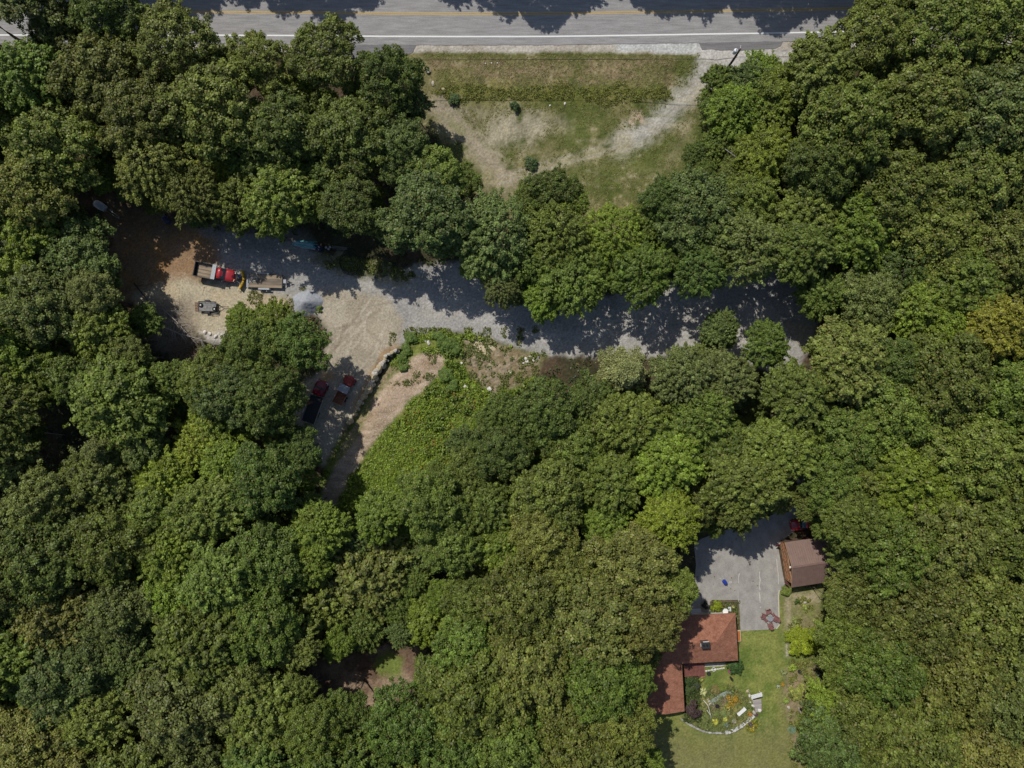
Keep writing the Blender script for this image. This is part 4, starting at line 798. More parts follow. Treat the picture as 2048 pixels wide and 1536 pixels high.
t = thing('flatbed_truck', 'dark red truck with long dark bed half hidden under the trees', 'truck', at(635, 788, 1.6), math.radians(70))
m = MB(); m.loft([(-.2,.9,.5,1.75),(-.1,.97,.5,1.95),(.75,.97,.5,1.95),(1.2,.98,.5,1.4),(2.0,.94,.5,1.3),(2.2,.8,.6,1.0)]); bd = m.build('cab', mat("dark_red_paint", (.16,.008,.02), .35, var=.1, bump=0, coat=.3), t, smooth=True)
m = MB(); m.add([(.8,-.85,1.9),(.8,.85,1.9),(1.18,.9,1.45),(1.18,-.9,1.45)],[(0,3,2,1)]); m.build('windscreen', GLASS, bd)
m = MB(); m.box((-2.6,0,1.0),(4.4,2.1,.1)); m.build('bed_floor', STEEL, t)
for s in (-1,1):
    m = MB(); m.box((-2.6,s*1.07,1.25),(4.5,.06,.5)); m.tube([(-4.8,s*1.1,1.52),(-.4,s*1.1,1.52)],.035,5); m.build('side_rail', GALV, t); wheel(t,1.3,s*.88); wheel(t,-3.2,s*.86,w=.4)
m = MB(); m.box((1.95,-.75,1.12),(.3,.4,.2)); m.box((1.95,.75,1.12),(.3,.4,.2)); m.build('headlight', PORC, t)
for k,(x,y,s_,c) in enumerate(((-1.3,.2,.8,STEEL),(-2.6,.5,.5,RUST),(-3.9,-.1,.7,PORC))):
    pass
g_ = thing('machine_part', 'rust-orange machine part lying on the dark red truck bed', 'machine part', (0,0,0)); q = at(617,806,1.3); g_.location = (q[0],q[1],1.06); m = MB(); m.lathe([(.3,0),(.34,.2),(.2,.25),(.2,.45),(.28,.5)], n=10); m.box((.4,0,.2),(.5,.2,.2)); m.build('housing', RUST, g_)
g_ = thing('scrap_heap', 'crumpled pale sheet scrap behind the dark red truck', 'scrap', at(616,830,.6), .4); m = MB(); rr = random.Random(4)
for k in range(22): m.box((rr.uniform(-.8,.8),rr.uniform(-1,1),rr.uniform(.05,.6)),(rr.uniform(.2,.6),rr.uniform(.05,.3),.03),rz=rr.uniform(0,3),rx=rr.uniform(-.6,.6))
m.build('sheets', PORC, g_)['kind'] = 'stuff'

# things lying about in the shade
t = thing('boat_trailer', 'pale rounded hull on a trailer with thin metal tongue in deep shade', 'boat', at(199, 411, 1.0), math.radians(-33))
m = MB(); m.loft([(-.95,.35,.6,1.2),(-.6,.55,.5,1.3),(.2,.6,.45,1.3),(.9,.5,.5,1.25),(1.0,.45,.55,1.2)]); m.build('hull', mat("pale_fibreglass", (.55,.58,.62), .35, var=.05), t, smooth=True)
m = MB(); m.tube([(-.8,.3,.4),(3.3,.12,.5)],.04,5); m.tube([(-.8,-.3,.4),(3.3,-.12,.5)],.04,5); m.tube([(1.2,.35,.45),(3.3,.12,.9)],.03,5); m.box((3.3,0,.5),(.2,.3,.1)); m.tube([(-.9,-.4,.5),(-1.3,.5,1.6)],.03,5); m.build('tongue', GALV, t)
for s in (-1,1): wheel(t,.1,s*.7,.28,.16)
t = thing('tarp_bundle', 'dark navy tarpaulin bundle lying in shade at the yard top', 'tarpaulin', at(329, 437, .6), math.radians(-50))
m = MB(); m.loft([(-1.0,.08,0,.12),(-.75,.28,0,.45),(-.2,.46,0,.65),(.4,.5,0,.7),(.8,.38,0,.55),(.95,.2,0,.3)]); m.build('cover', mat("navy_tarp", (.045,.05,.10), .45, var=.3, bump=.6, scale=3), t, smooth=True)
m = MB(); m.tube([(-1,0,.1),(-1.4,.1,.15)],.03,5); m.tube([(.1,-.5,.1),(.1,0,.72),(.1,.5,.1)],.02,5); m.build('rope', DEAD, t)
t = thing('wooden_panel', 'reddish brown wooden panel lying tilted under the trees above the yard', 'panel', at(545, 458, .2), math.radians(-27)); m = MB()
for k in range(4):
    m = MB(); m.box((0,-.27+.18*k,.14+.03*k),(1.7,.165,.03),rx=.15); m.build('board', RUST if k%2 else mat("red_brown_board", (.22,.11,.06), .8), t)
m = MB(); m.box((.5,0,.08),(.06,.7,.16)); m.box((-.5,0,.08),(.06,.7,.16)); m.build('batten', WOOD2, t)
TEAL = mat("teal_plastic", (.12,.52,.55), .4, var=.25); NAVY = mat("navy_plastic", (.02,.03,.07), .5)
t = thing('pipe_bundle', 'bundle of teal plastic pipes lying along the yard edge', 'pipes', at(612, 489, .3), math.radians(-8)); rr = random.Random(8)
for k in range(26):
    y = rr.uniform(-.6,.6); z = .08+.28*rr.random(); m = MB(); m.tube([(-2+rr.uniform(-.3,.6),y*.6,z),(-.3,y,z+.05),(1.3+rr.uniform(-.4,.6),y*1.1+rr.uniform(-.2,.2),z)],.035,5); m.build('pipe', TEAL if k%4 else PORC, t)
t = thing('plastic_barrel', 'dark navy barrel beside the teal pipes at the yard edge', 'barrel', at(639,497,.6), 0); m = MB(); m.lathe([(.35,0),(.5,.1),(.55,.5),(.5,.85),(.4,.95),(.36,.88)], n=14); m.build('shell', NAVY, t); m = MB(); m.lathe([(.1,0),(.1,.05)],(.1,.12,.93),8); m.build('bung', GREYM, t)
for i,(x,y,lb) in enumerate(((652,495,'left'),(657,498,'middle'),(660,494,'right'))):
    t = thing('bucket', f'small pale bucket right of the navy barrel, the {lb} one of three', 'bucket', at(x,y,.3), 0, 'pale buckets by the barrel'); m = MB(); m.lathe([(.12,0),(.18,.34),(.16,.34),(.11,.04)], n=10); m.build('pail', PORC, t); m = MB(); m.tube([(-.17,0,.33),(0,.05,.45),(.17,0,.33)],.012,4); m.build('handle', GALV, t)
t = thing('conduit_bundle', 'thin pale conduit lengths strewn right of the buckets', 'pipes', at(678,496,.2), math.radians(-4))
for k in range(6):
    m = MB(); a = rr.uniform(-.12,.12); m.tube([(-1.1,-.2+.08*k-a,.05+.05*k),(1.3,-.2+.08*k+a,.06+.05*k)],.02,5); m.build('conduit', GALV, t)
t = thing('hose_coil', 'loose coil of black hose in weeds at the yard edge', 'hose', at(697,524,.2), 0); m = MB()
for k in range(5):
    rr_ = 1.0+.25*k; pts = [((rr_+rr.uniform(-.12,.12))*math.cos(a_)*.9+.1*k, (rr_)*math.sin(a_)*1.1+rr.uniform(-.1,.1), .06+.05*k) for a_ in np.linspace(.3*k, 5.6+.3*k, 15)]; m.tube(pts,.035,5)
m.build('loops', BLK, t)

# ------------------------------------------------------------------ rocks
def rock_mesh(seed, m, flat=.7):
    import bmesh
    bm = bmesh.new(); bmesh.ops.create_icosphere(bm, subdivisions=2, radius=1); rs = np.random.RandomState(seed); pl = [(unit(rs.normal(size=3)), rs.uniform(.62,.92)) for _ in range(9)]
    for v in bm.verts:
        for n_, d_ in pl:
            e = np.dot(n_, v.co) - d_
            if e > 0: v.co -= Vector(tuple(n_ * e))
        v.co *= 1 + rs.uniform(-.04,.04); v.co.z *= flat
    me = bpy.data.meshes.new("rock"); bm.to_mesh(me); bm.free(); me.materials.append(m); return me
ROCKS = [rock_mesh(s, STONE if s % 3 else LICHEN) for s in range(1, 7)]
WROCK = mat("white_stone", (.62,.59,.54), .85, scale=3, var=.15, bump=.4); WROCKS = [rock_mesh(s, WROCK, .6) for s in (11,12,13)]
wt = thing('boulder_wall', 'curved retaining wall of big pale boulders along the dirt yard', 'retaining wall', W(745, 775), 0)
rr = random.Random(12); cum = []; pts = WALL; dist = 0; pos = []
L_ = [math.hypot(pts[i+1][0]-pts[i][0], pts[i+1][1]-pts[i][1]) for i in range(len(pts)-1)]; s = 0
while s < sum(L_):
    q = s; i = 0
    while i < len(L_)-1 and q > L_[i]: q -= L_[i]; i += 1
    f = min(1, q / L_[i]); pos.append((pts[i][0]+(pts[i+1][0]-pts[i][0])*f, pts[i][1]+(pts[i+1][1]-pts[i][1])*f, math.atan2(-(pts[i+1][1]-pts[i][1]), pts[i+1][0]-pts[i][0]), s/sum(L_)))
    s += rr.uniform(5.6, 8.8)
for k,(x,y,a,f) in enumerate(pos):
    big = 1.25 if .22 < f < .6 else .92; w = W(x - 1, y, 0); loc = Vector((w[0], w[1], .05)) - wt.location; r = rr.uniform(.36,.52) * big
    me = ROCKS[(k*5) % 6] if f < .55 else ROCKS[(2, 5, 2, 0, 5)[k % 5]]
    inst(me, 'boulder', wt, loc, (rr.uniform(-.2,.2), rr.uniform(-.2,.2), a + rr.uniform(-.3,.3)), (r*1.15, r*.92, r*1.25))
    if k % 2 == 0:
        w = W(x + 4, y + 2, 0); inst(ROCKS[(k*3+1) % 6], 'boulder', wt, Vector((w[0], w[1], -.45)) - wt.location, (0, 0, rr.uniform(0,3)), (r, r*.8, r*.9))
def rock(px, py, r, label, grp=None, white=True, name='rock'):
    b = at(px, py, r*.4); o = inst((WROCKS if white else ROCKS)[rr.randrange(3)], name, None, (b[0], b[1], b[2] + r*.25), (0, 0, rr.uniform(0, 6)), (r*rr.uniform(.9,1.2), r*rr.uniform(.7,1), r)); props(o, label, 'rock', grp); return o
for x,y,r,l in ((929,774,.5,'large white rock half sunk in the slope brush'),(937,783,.3,'small white rock just below the large one in the brush'),(979,778,.45,'white rock standing alone right of the big one in the brush'),(857,686,.42,'pale rock among weeds at the top of the wood chip slope'),(850,682,.25,'small pale rock touching the one at the slope top'),
    (923,727,.3,'pale stone in pinkish soil left of the dug hollow'),(1021,744,.35,'white stone right of the dug hollow'),(410,664,.38,'pale rock, leftmost of the row below the small trailer'),(419,667,.34,'pale rock second from the left in the row below the small trailer'),(431,673,.42,'pale rock in the middle of the row below the small trailer'),(447,672,.36,'pale rock second from the right in the row below the small trailer'),(460,664,.38,'pale rock, rightmost of the row below the small trailer'),
    (856,141,.55,'grey rock at the left end of the verge, upper of two'),(866,167,.45,'grey rock at the left end of the verge, lower of two'),(886,178,.35,'flat pale stone at the lower left of the verge'),(995,126,.16,'white stone in the verge, rightmost of three in a row'),(983,126,.14,'white stone in the verge, middle of three in a row'),(971,127,.13,'white stone in the verge, leftmost of three in a row'),(1130,207,.22,'white rock at the foot of the roadside bank'),(1100,211,.18,'pale rock at the foot of the bank left of the white one'),
    (1577.5,1415,.32,'mauve white rock at the lawn edge above the green wire ring'),(1611,1205,.3,'grey rock in the dry patch below the garage'),(1506,1412,.35,'pale rock beside the weathered board steps'),(1509,1425,.42,'yellowish rock at the foot of the board steps'),(1519,1421,.4,'pale flat rock right of the foot of the board steps'),(1496,1382,.35,'grey rock beside the leaning post'),(1500,1392,.3,'pale rock between the leaning post and white slatted bench'),(1500,1404,.25,'small pinkish rock left of the board steps')):
    rock(x, y, r, l, None, l.split()[0] in ('white','large','pale','small'))
for k in range(16):
    x = 1045 + rr.uniform(0, 34); y = 722 - (x - 1045) * .3 + rr.uniform(-5, 6); rock(x, y, rr.uniform(.14,.34), 'white stone in the rubble heap beside the shaded drive', 'stones of the white rubble heap')
rk = scatter(1500, (600, 500, 1640, 720), lambda x, y, z: (z == 3), 77)
def pebbles(name, pts, size, m, label):
    base_ = np.array([[1,0,0],[-.5,.87,0],[-.5,-.87,0],[0,0,.8]]); fs = np.array([[0,1,3],[1,2,3],[2,0,3]]); rs = np.random.RandomState(9); n = len(pts)
    s = size * rs.uniform(.5,1.5,n); a = rs.uniform(0,6.28,n); ca, sa = np.cos(a), np.sin(a); vx = base_[None,:,0]*ca[:,None]-base_[None,:,1]*sa[:,None]; vy = base_[None,:,0]*sa[:,None]+base_[None,:,1]*ca[:,None]
    V_ = np.stack([vx*s[:,None], vy*s[:,None], base_[None,:,2]*s[:,None]], -1) + pts[:,None,:]; F_ = (np.arange(n)*4)[:,None,None] + fs[None]
    me = np_mesh(name, V_.reshape(-1,3), F_.reshape(-1,3), [m]); o = bpy.data.objects.new(name, me); COL.objects.link(o); props(o, label, None, None, 'stuff')
pebbles('loose_stones', rk, .10, mat("grey_pebble", (.30,.29,.27), .9), 'loose stones scattered over the gravel drive')
pebbles('yard_clods', scatter(900, (250,470,780,700), lambda x,y,z: np.isin(z,(4,5)), 78), .09, mat("brown_clod", (.27,.21,.14), .95), 'clods and twigs scattered over the sandy yard')
pebbles('leaf_litter', scatter(2500, (-40,100,2080,1560), lambda x,y,z: (z==0), 79), .16, mat("brown_leaf", (.16,.10,.05), .9), 'fallen brown leaves on the forest floor')
pebbles('wood_chips', scatter(2600, (630,690,900,1030), lambda x,y,z: (z==6), 80), .055, mat("pale_chip", (.58,.48,.38), .9), 'pale wood chips covering the slope path')
# gravel pile
gm = MB(); rs_ = np.random.RandomState(3); n = 22; vs = []; fs = []
for i in range(n):
    for j in range(n):
        u, v = i/(n-1)*2-1, j/(n-1)*2-1; d = math.hypot(u, v); z = max(0, 1-d**1.15)*2.0 - .12 + (.10*rs_.rand() if d < .95 else 0); z -= .25*max(0, -(u-.15)-(v))*.6*max(0,1-d)
        vs.append((u*2.5*(1+.12*math.sin(3*math.atan2(v,u)+1))+.1*rs_.rand(), v*2.1*(1+.1*math.sin(2*math.atan2(v,u)))+.1*rs_.rand(), z))
for i in range(n-1):
    for j in range(n-1): fs.append((i*n+j,(i+1)*n+j,(i+1)*n+j+1,i*n+j+1))
gm.add(vs, fs); o = gm.build('gravel_pile', mat("blue_grey_gravel", (.33,.345,.375), .9, scale=4, var=.22, bump=.8, bscale=9), smooth=True); props(o, 'blue-grey gravel pile heaped right of the flatbed trailer', 'gravel pile'); o.location = at(610, 606, .7)

# ------------------------------------------------------------------ dead wood
def dead(name, label, pts, r0, nb, m=DEAD, cat='dead branch', z=.3, grp=None, blen=1.0, seed=1, ztop=None):
    rr = random.Random(seed); b0 = at(pts[0][0], pts[0][1], z); t = thing(name, label, cat, b0, 0, grp); loc = Vector(b0)
    P3 = []
    for i, (x, y) in enumerate(pts):
        zz = z if ztop is None else z + (ztop - z) * i / (len(pts) - 1); w = at(x, y, zz); P3.append(Vector((w[0], w[1], w[2] + zz)) - loc)
    mb = MB(); mb.tube(P3, [r0*(1-.75*i/(len(P3)-1)) for i in range(len(P3))], 7); mb.build('limb', m, t)
    mb = MB()
    for k in range(nb):
        i = rr.randrange(len(P3)-1); a = P3[i].lerp(P3[i+1], rr.random()); d = (P3[i+1]-P3[i]).normalized(); s = rr.choice((-1,1)); side = Vector((-d.y, d.x, rr.uniform(-.1,.5)))*s
        e = a + (d*rr.uniform(.3,1)+side*rr.uniform(.4,1.1))*blen*rr.uniform(.5,1.5); mid = a.lerp(e,.5)+Vector((rr.uniform(-.15,.15),rr.uniform(-.15,.15),.1)); mb.tube([a,mid,e],[r0*.4,r0*.25,.008],4)
        for _ in range(2): f = e + Vector((rr.uniform(-1,1),rr.uniform(-1,1),rr.uniform(-.1,.3)))*blen*.45; mb.tube([mid.lerp(e,.4), f],[r0*.2,.006],4)
    if nb: mb.build('twigs', m, t)['kind'] = 'stuff'
    return t
dead('fallen_tree', 'bleached fallen tree with bare forks lying towards the small trailer', [(305,640),(330,655),(360,668),(395,677),(440,690)], .13, 22, seed=1, blen=1.5, z=.8)
dead('fallen_tree', 'second bleached fallen branch left of the sandy yard, more upright', [(325,618),(350,640),(368,660),(395,690)], .08, 18, seed=2, blen=1.4, z=.8)
dead('fallen_log', 'brown fallen log among dark woods left of the brush pile', [(236,692),(262,700),(300,709)], .16, 2, BARK, 'log', seed=3, z=.9)
dead('fallen_log', 'thin dark log lying on orange earth left of the yard', [(268,566),(285,588),(300,607)], .13, 3, PW, 'log', seed=4, z=.3)
dead('fallen_log', 'thin pale log lying in the black gap at the far left', [(0,858),(60,862),(130,870)], .10, 3, DEAD, 'log', seed=5, z=.6)
dead('fallen_log', 'grey branching log in the clearing of the lower woods', [(612,1380),(625,1365),(640,1350)], .09, 8, DEAD, 'log', seed=6, z=.5)
dead('fallen_log', 'dark leaning log at the lower edge of the clearing', [(650,1420),(690,1385),(716,1362)], .10, 5, BARK, 'log', seed=7, z=1.2)
for i,(pts,l) in enumerate((([(1480,693),(1500,700),(1520,697),(1530,690)],'pale bare limb poking from the maple at the right end of the drive'),([(1545,706),(1560,690),(1572,680)],'fan of grey twigs beside the gap right of the drive'),([(1128,1278),(1142,1262),(1150,1266),(1152,1280)],'pale dead branch between big crowns left of the house'),([(1080,1172),(1090,1150),(1087,1130)],'pale dead twig high in the tan-flecked crown'),
    ([(2000,1490),(2020,1498),(2048,1512)],'pale dead branch at the bottom right corner'),([(1590,740),(1600,755),(1608,770)],'grey dead twigs in the crown right of the small sky gap'),([(1880,725),(1892,712),(1900,700)],'pale dead twig in the right hand woods'),([(30,600),(28,650),(32,690)],'tall grey dead limb at the left edge'),([(70,610),(90,618),(110,612)],'grey dead fork beside the tall limb at the left edge'),([(240,738),(255,755),(262,770)],'small grey dead branch near the brown log'),
    ([(1450,298),(1470,312),(1480,335)],'bare grey sprig between low trees right of the meadow'),([(1985,600),(2015,598),(2048,604)],'tangle of bare grey twigs at the right edge'),([(1700,1470),(1715,1462),(1712,1480)],'pale dead stick in the woods right of the lawn'))):
    dead('bare_branch', l, pts, .06, 9, DEAD, z=11 if i not in (1,5,10) else 8, seed=20+i, blen=.7)
t = thing('brush_pile', 'heap of reddish brown cut brush below the sandy yard', 'brush pile', at(368,705,.5)); mb = MB(); rr = random.Random(31)
for k in range(330):
    a = rr.uniform(0,6.28); r = 2.6*math.sqrt(rr.random()); x, y = r*math.cos(a), r*math.sin(a); z = max(.05, .9*(1-r/2.8))*rr.uniform(.4,1); d = rr.uniform(0,3.14); L = rr.uniform(.3,1.0); mb.tube([(x-L*math.cos(d),y-L*math.sin(d),z*.6),(x+L*math.cos(d),y+L*math.sin(d),z+rr.uniform(-.1,.3))],[.025,.008],4,caps=False)
mb.build('twigs', mat("brush_twig", (.25,.18,.13), .9, var=.4), t)['kind'] = 'stuff'
t = thing('root_tangle', 'grey tangle of roots and twigs left of the small trailer', 'roots', at(335,630,.5)); mb = MB()
for k in range(200):
    a = rr.uniform(0,6.28); r = 2.6*math.sqrt(rr.random()); x, y = r*math.cos(a)*.9, r*math.sin(a)*1.2; z = rr.uniform(.05,.8); d = rr.gauss(-.8,.7); L = rr.uniform(.3,1.1); mb.tube([(x-L*math.cos(d),y-L*math.sin(d),z*.5),(x+L*math.cos(d),y+L*math.sin(d),z+rr.uniform(-.1,.3))],[.022,.008],4,caps=False)
mb.build('twigs', DEAD, t)['kind'] = 'stuff'
# ------------------------------------------------------------------ house
def shingle(name, c, c2):
    m = mat(name, c, .9, scale=1.5, var=.2, bump=.25, col2=c2, spec=.15); n = m.node_tree.nodes; l = m.node_tree.links; b = n["Principled BSDF"]; src = b.inputs["Base Color"].links[0].from_socket
    tc = n.new("ShaderNodeTexCoord"); br = n.new("ShaderNodeTexBrick"); br.inputs["Scale"].default_value = 1; br.inputs["Brick Width"].default_value = .32; br.inputs["Row Height"].default_value = .145; br.inputs["Mortar Size"].default_value = .012
    br.inputs["Color1"].default_value = (.90,.90,.90,1); br.inputs["Color2"].default_value = (1.08,1.07,1.06,1); br.inputs["Mortar"].default_value = (.82,.81,.8,1); l.new(tc.outputs["Object"], br.inputs["Vector"])
    mx = n.new("ShaderNodeMix"); mx.data_type = 'RGBA'; mx.blend_type = 'MULTIPLY'; mx.inputs[0].default_value = 1; l.new(src, mx.inputs[6]); l.new(br.outputs[0], mx.inputs[7])
    t = n.new("ShaderNodeTexNoise"); t.inputs["Scale"].default_value = 7; t.inputs["Detail"].default_value = 3; l.new(tc.outputs["Object"], t.inputs["Vector"]); mr = n.new("ShaderNodeMapRange"); mr.inputs[1].default_value = .35; mr.inputs[2].default_value = .65; mr.inputs[3].default_value = .8; mr.inputs[4].default_value = 1.2; l.new(t.outputs[0], mr.inputs[0])
    sc = n.new("ShaderNodeVectorMath"); sc.operation = 'SCALE'; l.new(mx.outputs[2], sc.inputs[0]); l.new(mr.outputs[0], sc.inputs["Scale"]); l.new(sc.outputs[0], b.inputs["Base Color"]); return m
SHG = shingle("red_shingles", (.29,.125,.078), (.35,.165,.108)); CAPM = mat("ridge_shingles", (.30,.135,.08), .9, scale=3, var=.2)
CREAM = mat("cream_siding", (.62,.58,.50), .7, var=.06); TRIM = mat("white_trim", (.74,.73,.70), .5, var=.04); CONC = mat("pale_concrete", (.56,.57,.57), .8, scale=2, var=.1); DKRED = mat("red_brown_deck", (.17,.065,.05), .75, scale=2, var=.25)
hx, hy = P(1476, 1321, 2.8); hs = thing('house', 'red shingle roofed house with hipped main roof and low side wing', 'house', (hx, hy, 0), math.radians(3.3))
HM = Matrix.Translation((hx, hy, 0)) @ Matrix.Rotation(math.radians(3.3), 4, 'Z'); HI = HM.inverted()
def hl(px, py, z): v = HI @ Vector((*P(px, py, z), z)); return (v.x, v.y, v.z)
def roof_solid(corners, ridge, ze, th=.14):
    return
e0, e1, w0, y1, ze, zr, ins = 0.0, 0.0, -13.6, 7.35, 2.80, 4.35, 3.65
m = MB(); ridge = [(-ins, y1/2, zr), (w0+ins, y1/2, zr)]
m.add([(0,0,ze),(0,y1,ze),(w0,y1,ze),(w0,0,ze),ridge[0],ridge[1],(0,0,ze-.14),(0,y1,ze-.14),(w0,y1,ze-.14),(w0,0,ze-.14)],
      [(0,1,4),(1,2,5,4),(2,3,5),(3,0,4,5),(0,6,7,1),(1,7,8,2),(2,8,9,3),(3,9,6,0),(6,9,8,7)]); rf = m.build('roof', SHG, hs)
for a, b in (((0,0,ze),ridge[0]),((0,y1,ze),ridge[0]),(ridge[0],ridge[1]),((w0,y1,ze),ridge[1]),((w0,0,ze),ridge[1])):
    m = MB(); m.tube([Vector(a)+Vector((0,0,-.02)), Vector(b)+Vector((0,0,-.02))], .07, 6); m.build('ridge_cap', CAPM, rf)
wx1, wx0, wy0, wy1, wzr = -8.78, -14.9, -7.47, 2.6, 3.35; rx_ = (wx0+wx1)/2
m = MB(); m.add([(wx1,wy0,2.72),(wx1,wy1,2.72),(rx_,wy1,wzr),(rx_,wy0,wzr),(wx0,wy1,2.72),(wx0,wy0,2.72),(wx1,wy0,2.58),(wx1,wy1,2.58),(rx_,wy0,wzr-.14),(rx_,wy1,wzr-.14),(wx0,wy0,2.58),(wx0,wy1,2.58)],
      [(0,1,2,3),(3,2,4,5),(0,6,7,1),(5,4,11,10),(0,3,8,6),(3,5,10,8),(6,8,9,7),(8,10,11,9)]); wr = m.build('wing_roof', SHG, hs)
m = MB(); m.tube([(rx_,wy0,wzr-.03),(rx_,wy1-1,wzr-.03)],.06,6); m.build('ridge_cap', CAPM, wr)
for (a, b, z) in (((0.02,0,ze-.14),(0.02,y1,ze-.14),0),((0,-.02,ze-.14),(wx1,-.02,ze-.14),0),((wx1+.02,wy0,2.58),(wx1+.02,0,2.58),0),((wx1,wy0-.02,2.58),(wx0,wy0-.02,2.58),0),((0,y1+.02,ze-.14),(w0,y1+.02,ze-.14),0)):
    m = MB(); c = (Vector(a)+Vector(b))/2; d = Vector(b)-Vector(a); m.box(c, (d.length, .05, .16), rz=math.atan2(d.y, d.x)); m.build('fascia', STEEL if z else CAPM, hs)
m = MB(); m.box((w0/2-.0, y1/2, 1.33),(13.6-1.1, y1-1.1, 2.66)); wl1 = m.build('wall', CREAM, hs)
m = MB(); m.box(((wx0+wx1)/2, (wy0+wy1)/2-.2, 1.28),(wx1-wx0-.9, wy1-wy0-.6, 2.56)); wl2 = m.build('wing_wall', CREAM, hs)
def window(parent, c, w, h, axis):
    m = MB(); d = (w, .08, h) if axis == 'y' else (.08, w, h); 
    for s in (-1,1):
        m.box((c[0]+(s*w/2 if axis=='y' else 0), c[1]+(s*w/2 if axis!='y' else 0), c[2]), (.08,.08,h)); m.box((c[0],c[1],c[2]+s*h/2), (w+.08,.085,.08) if axis=='y' else (.085,w+.08,.08))
    m.build('window_frame', TRIM, parent); m = MB(); m.box(c, (w,.03,h) if axis=='y' else (.03,w,h)); m.build('pane', GLASS, parent)
for x in (-2.0,-4.6): window(wl1, (x, .53, 1.5), 1.5, 1.1, 'y')
for y in (2.4,5.2): window(wl1, (-.53, y, 1.5), 1.3, 1.1, 'x')
for y in (-6.0,-3.2): window(wl2, (wx1-.43, y, 1.5), 1.2, 1.0, 'x')
window(wl2, (-10.6, wy0+.08, 1.5), 1.3, 1.0, 'y'); window(wl1, (-4.0, y1-.53, 1.5), 1.4, 1.1, 'y')
c = hl(1411, 1290.5, 5.1); m = MB(); m.box((c[0],c[1],4.35),(1.15,.95,1.5)); ch = m.build('chimney', mat("sooty_brick", (.13,.08,.065), .9, scale=6, var=.3), hs)
m = MB(); m.box((c[0]+.1,c[1]+.47,5.05),(.85,.16,.10)); m.box((c[0]-.6,c[1]-.1,4.7),(.08,.5,.06)); m.build('flashing', TRIM, ch); m = MB(); m.box((c[0],c[1],5.125),(1.25,.95,.06)); m.build('cap', STEEL, ch)
for s in (-.27,.22): m = MB(); m.lathe([(.17,0),(.17,.18),(.12,.18),(.12,.02)],(c[0]+s,c[1],5.15),10); m.build('flue', BLK, ch)
# landing with boards between the wings, step and entry terrace
dk = thing('deck', 'dark red-brown board deck in the inner corner of the house', 'deck', (*P(1387,1338,.5), 0), math.radians(3.3))
for i in range(13): m = MB(); m.box((-1.45+.24*i, 0, .62),(.225, 2.2, .04)); m.build('board', DKRED, dk)
m = MB(); m.box((0,-1.1,.5),(3.2,.08,.2)); m.box((0,1.1,.5),(3.2,.08,.2)); m.box((1.6,0,.5),(.08,2.2,.2))
for x in (-1.5,0,1.5):
    for y in (-1,1): m.box((x,y,.25),(.12,.12,.5))
m.build('frame', DKRED, dk)
o = MB(); o.box((0,0,.12),(.95,2.3,.24)); o.box((0,0,.30),(.6,2.3,.14)); o = o.build('steps', mat("red_brick_step",(.30,.13,.09),.85,scale=5,var=.3)); o.location = (*P(1404,1340,.2),0); o.rotation_euler = (0,0,math.radians(3.3)); props(o,'red-brown steps at the right end of the dark deck','steps')
def slab(pts, z, th, mm, name, label, cat, kind=None):
    f = (1 - z / H) / K; cx_ = sum(p[0] for p in pts)/len(pts); cy_ = sum(p[1] for p in pts)/len(pts); mb = MB(); mb.poly([((x-cx_)*f, -(y-cy_)*f) for x,y in pts], -th, 0); o = mb.build(name, mm); o.location = ((cx_-1024)*f, -(cy_-768)*f, z); props(o, label, cat, None, kind); return o
slab([(1424,1218),(1424,1232),(1463,1232),(1462,1214),(1452,1214),(1444,1222),(1434,1224)], .12, .14, CONC, 'terrace', 'white concrete entry terrace behind the round yellow-green bush', 'terrace')
slab([(1362,1219),(1362,1234),(1402,1234),(1402,1217)], .10, .12, CONC, 'porch_slab', 'blue-shaded concrete slab at the upper left corner of the roof', 'slab')
slab([(1398,1328),(1398,1334),(1440,1333),(1452,1330),(1452,1326)], .08, .1, STONE, 'edging_slab', 'pale strip of paving along the wall below the main roof', 'paving')
t = thing('garden_table', 'small bright white table on the entry terrace', 'table', at(1451,1223,.7)); m = MB(); m.lathe([(.42,0),(.45,.02),(.44,.05)],(0,0,.68),14); m.build('top', WHITE, t); m = MB(); m.tube([(0,0,0),(0,0,.7)],.05,8); m.lathe([(.3,0),(.1,.08)],(0,0,0),10); m.build('stand', WHITE, t)
t = thing('bulkhead', 'orange wooden bulkhead hatch with cream border beside the house wall', 'hatch', at(1477.5,1272,.5), math.radians(3.3)); m = MB(); m.box((.02,0,.25),(.62,1.75,.5)); m.build('frame', mat("cream_timber",(.62,.52,.36),.6,var=.05), t)
OR = mat("orange_stained_wood", (.44,.15,.04), .55, scale=3, var=.15, stretch=(1,.3,1)); 
for k in range(3): m = MB(); m.box((-.15+.16*k,0,.515),(.152,1.58,.035)); m.build('board', OR, t)
t = thing('planter_ring', 'round hoop of hose in the narrow bed below the main roof', 'hose', at(1427.5,1339,.2)); m = MB(); m.tube([(.3*math.cos(a),.3*math.sin(a),.18) for a in np.linspace(0,6.28,13)],.035,5); m.build('loop', WHITE, t)
for k in range(13):
    x = 1411+k*3.1; b = at(x, 1341.5 - .9*k*.55 + 1.2, .15); o = inst(WROCKS[k%3], 'edging_stone', None, (b[0],b[1],b[2]+.05),(0,0,k),(.17,.14,.14)); props(o,'small white stone in the edging row below the main roof','edging stone','white edging stones below the main roof')
BRK = mat("dark_edging",(.16,.10,.08),.85); m = MB(); f=1/K
def wseg(a,b,z=.1,w=.12,h=.16):
    A = Vector((*P(*a),0)); B_ = Vector((*P(*b),0)); d = B_-A; m.box(((A+B_)/2)+Vector((0,0,z)),(d.length,w,h),rz=math.atan2(d.y,d.x))
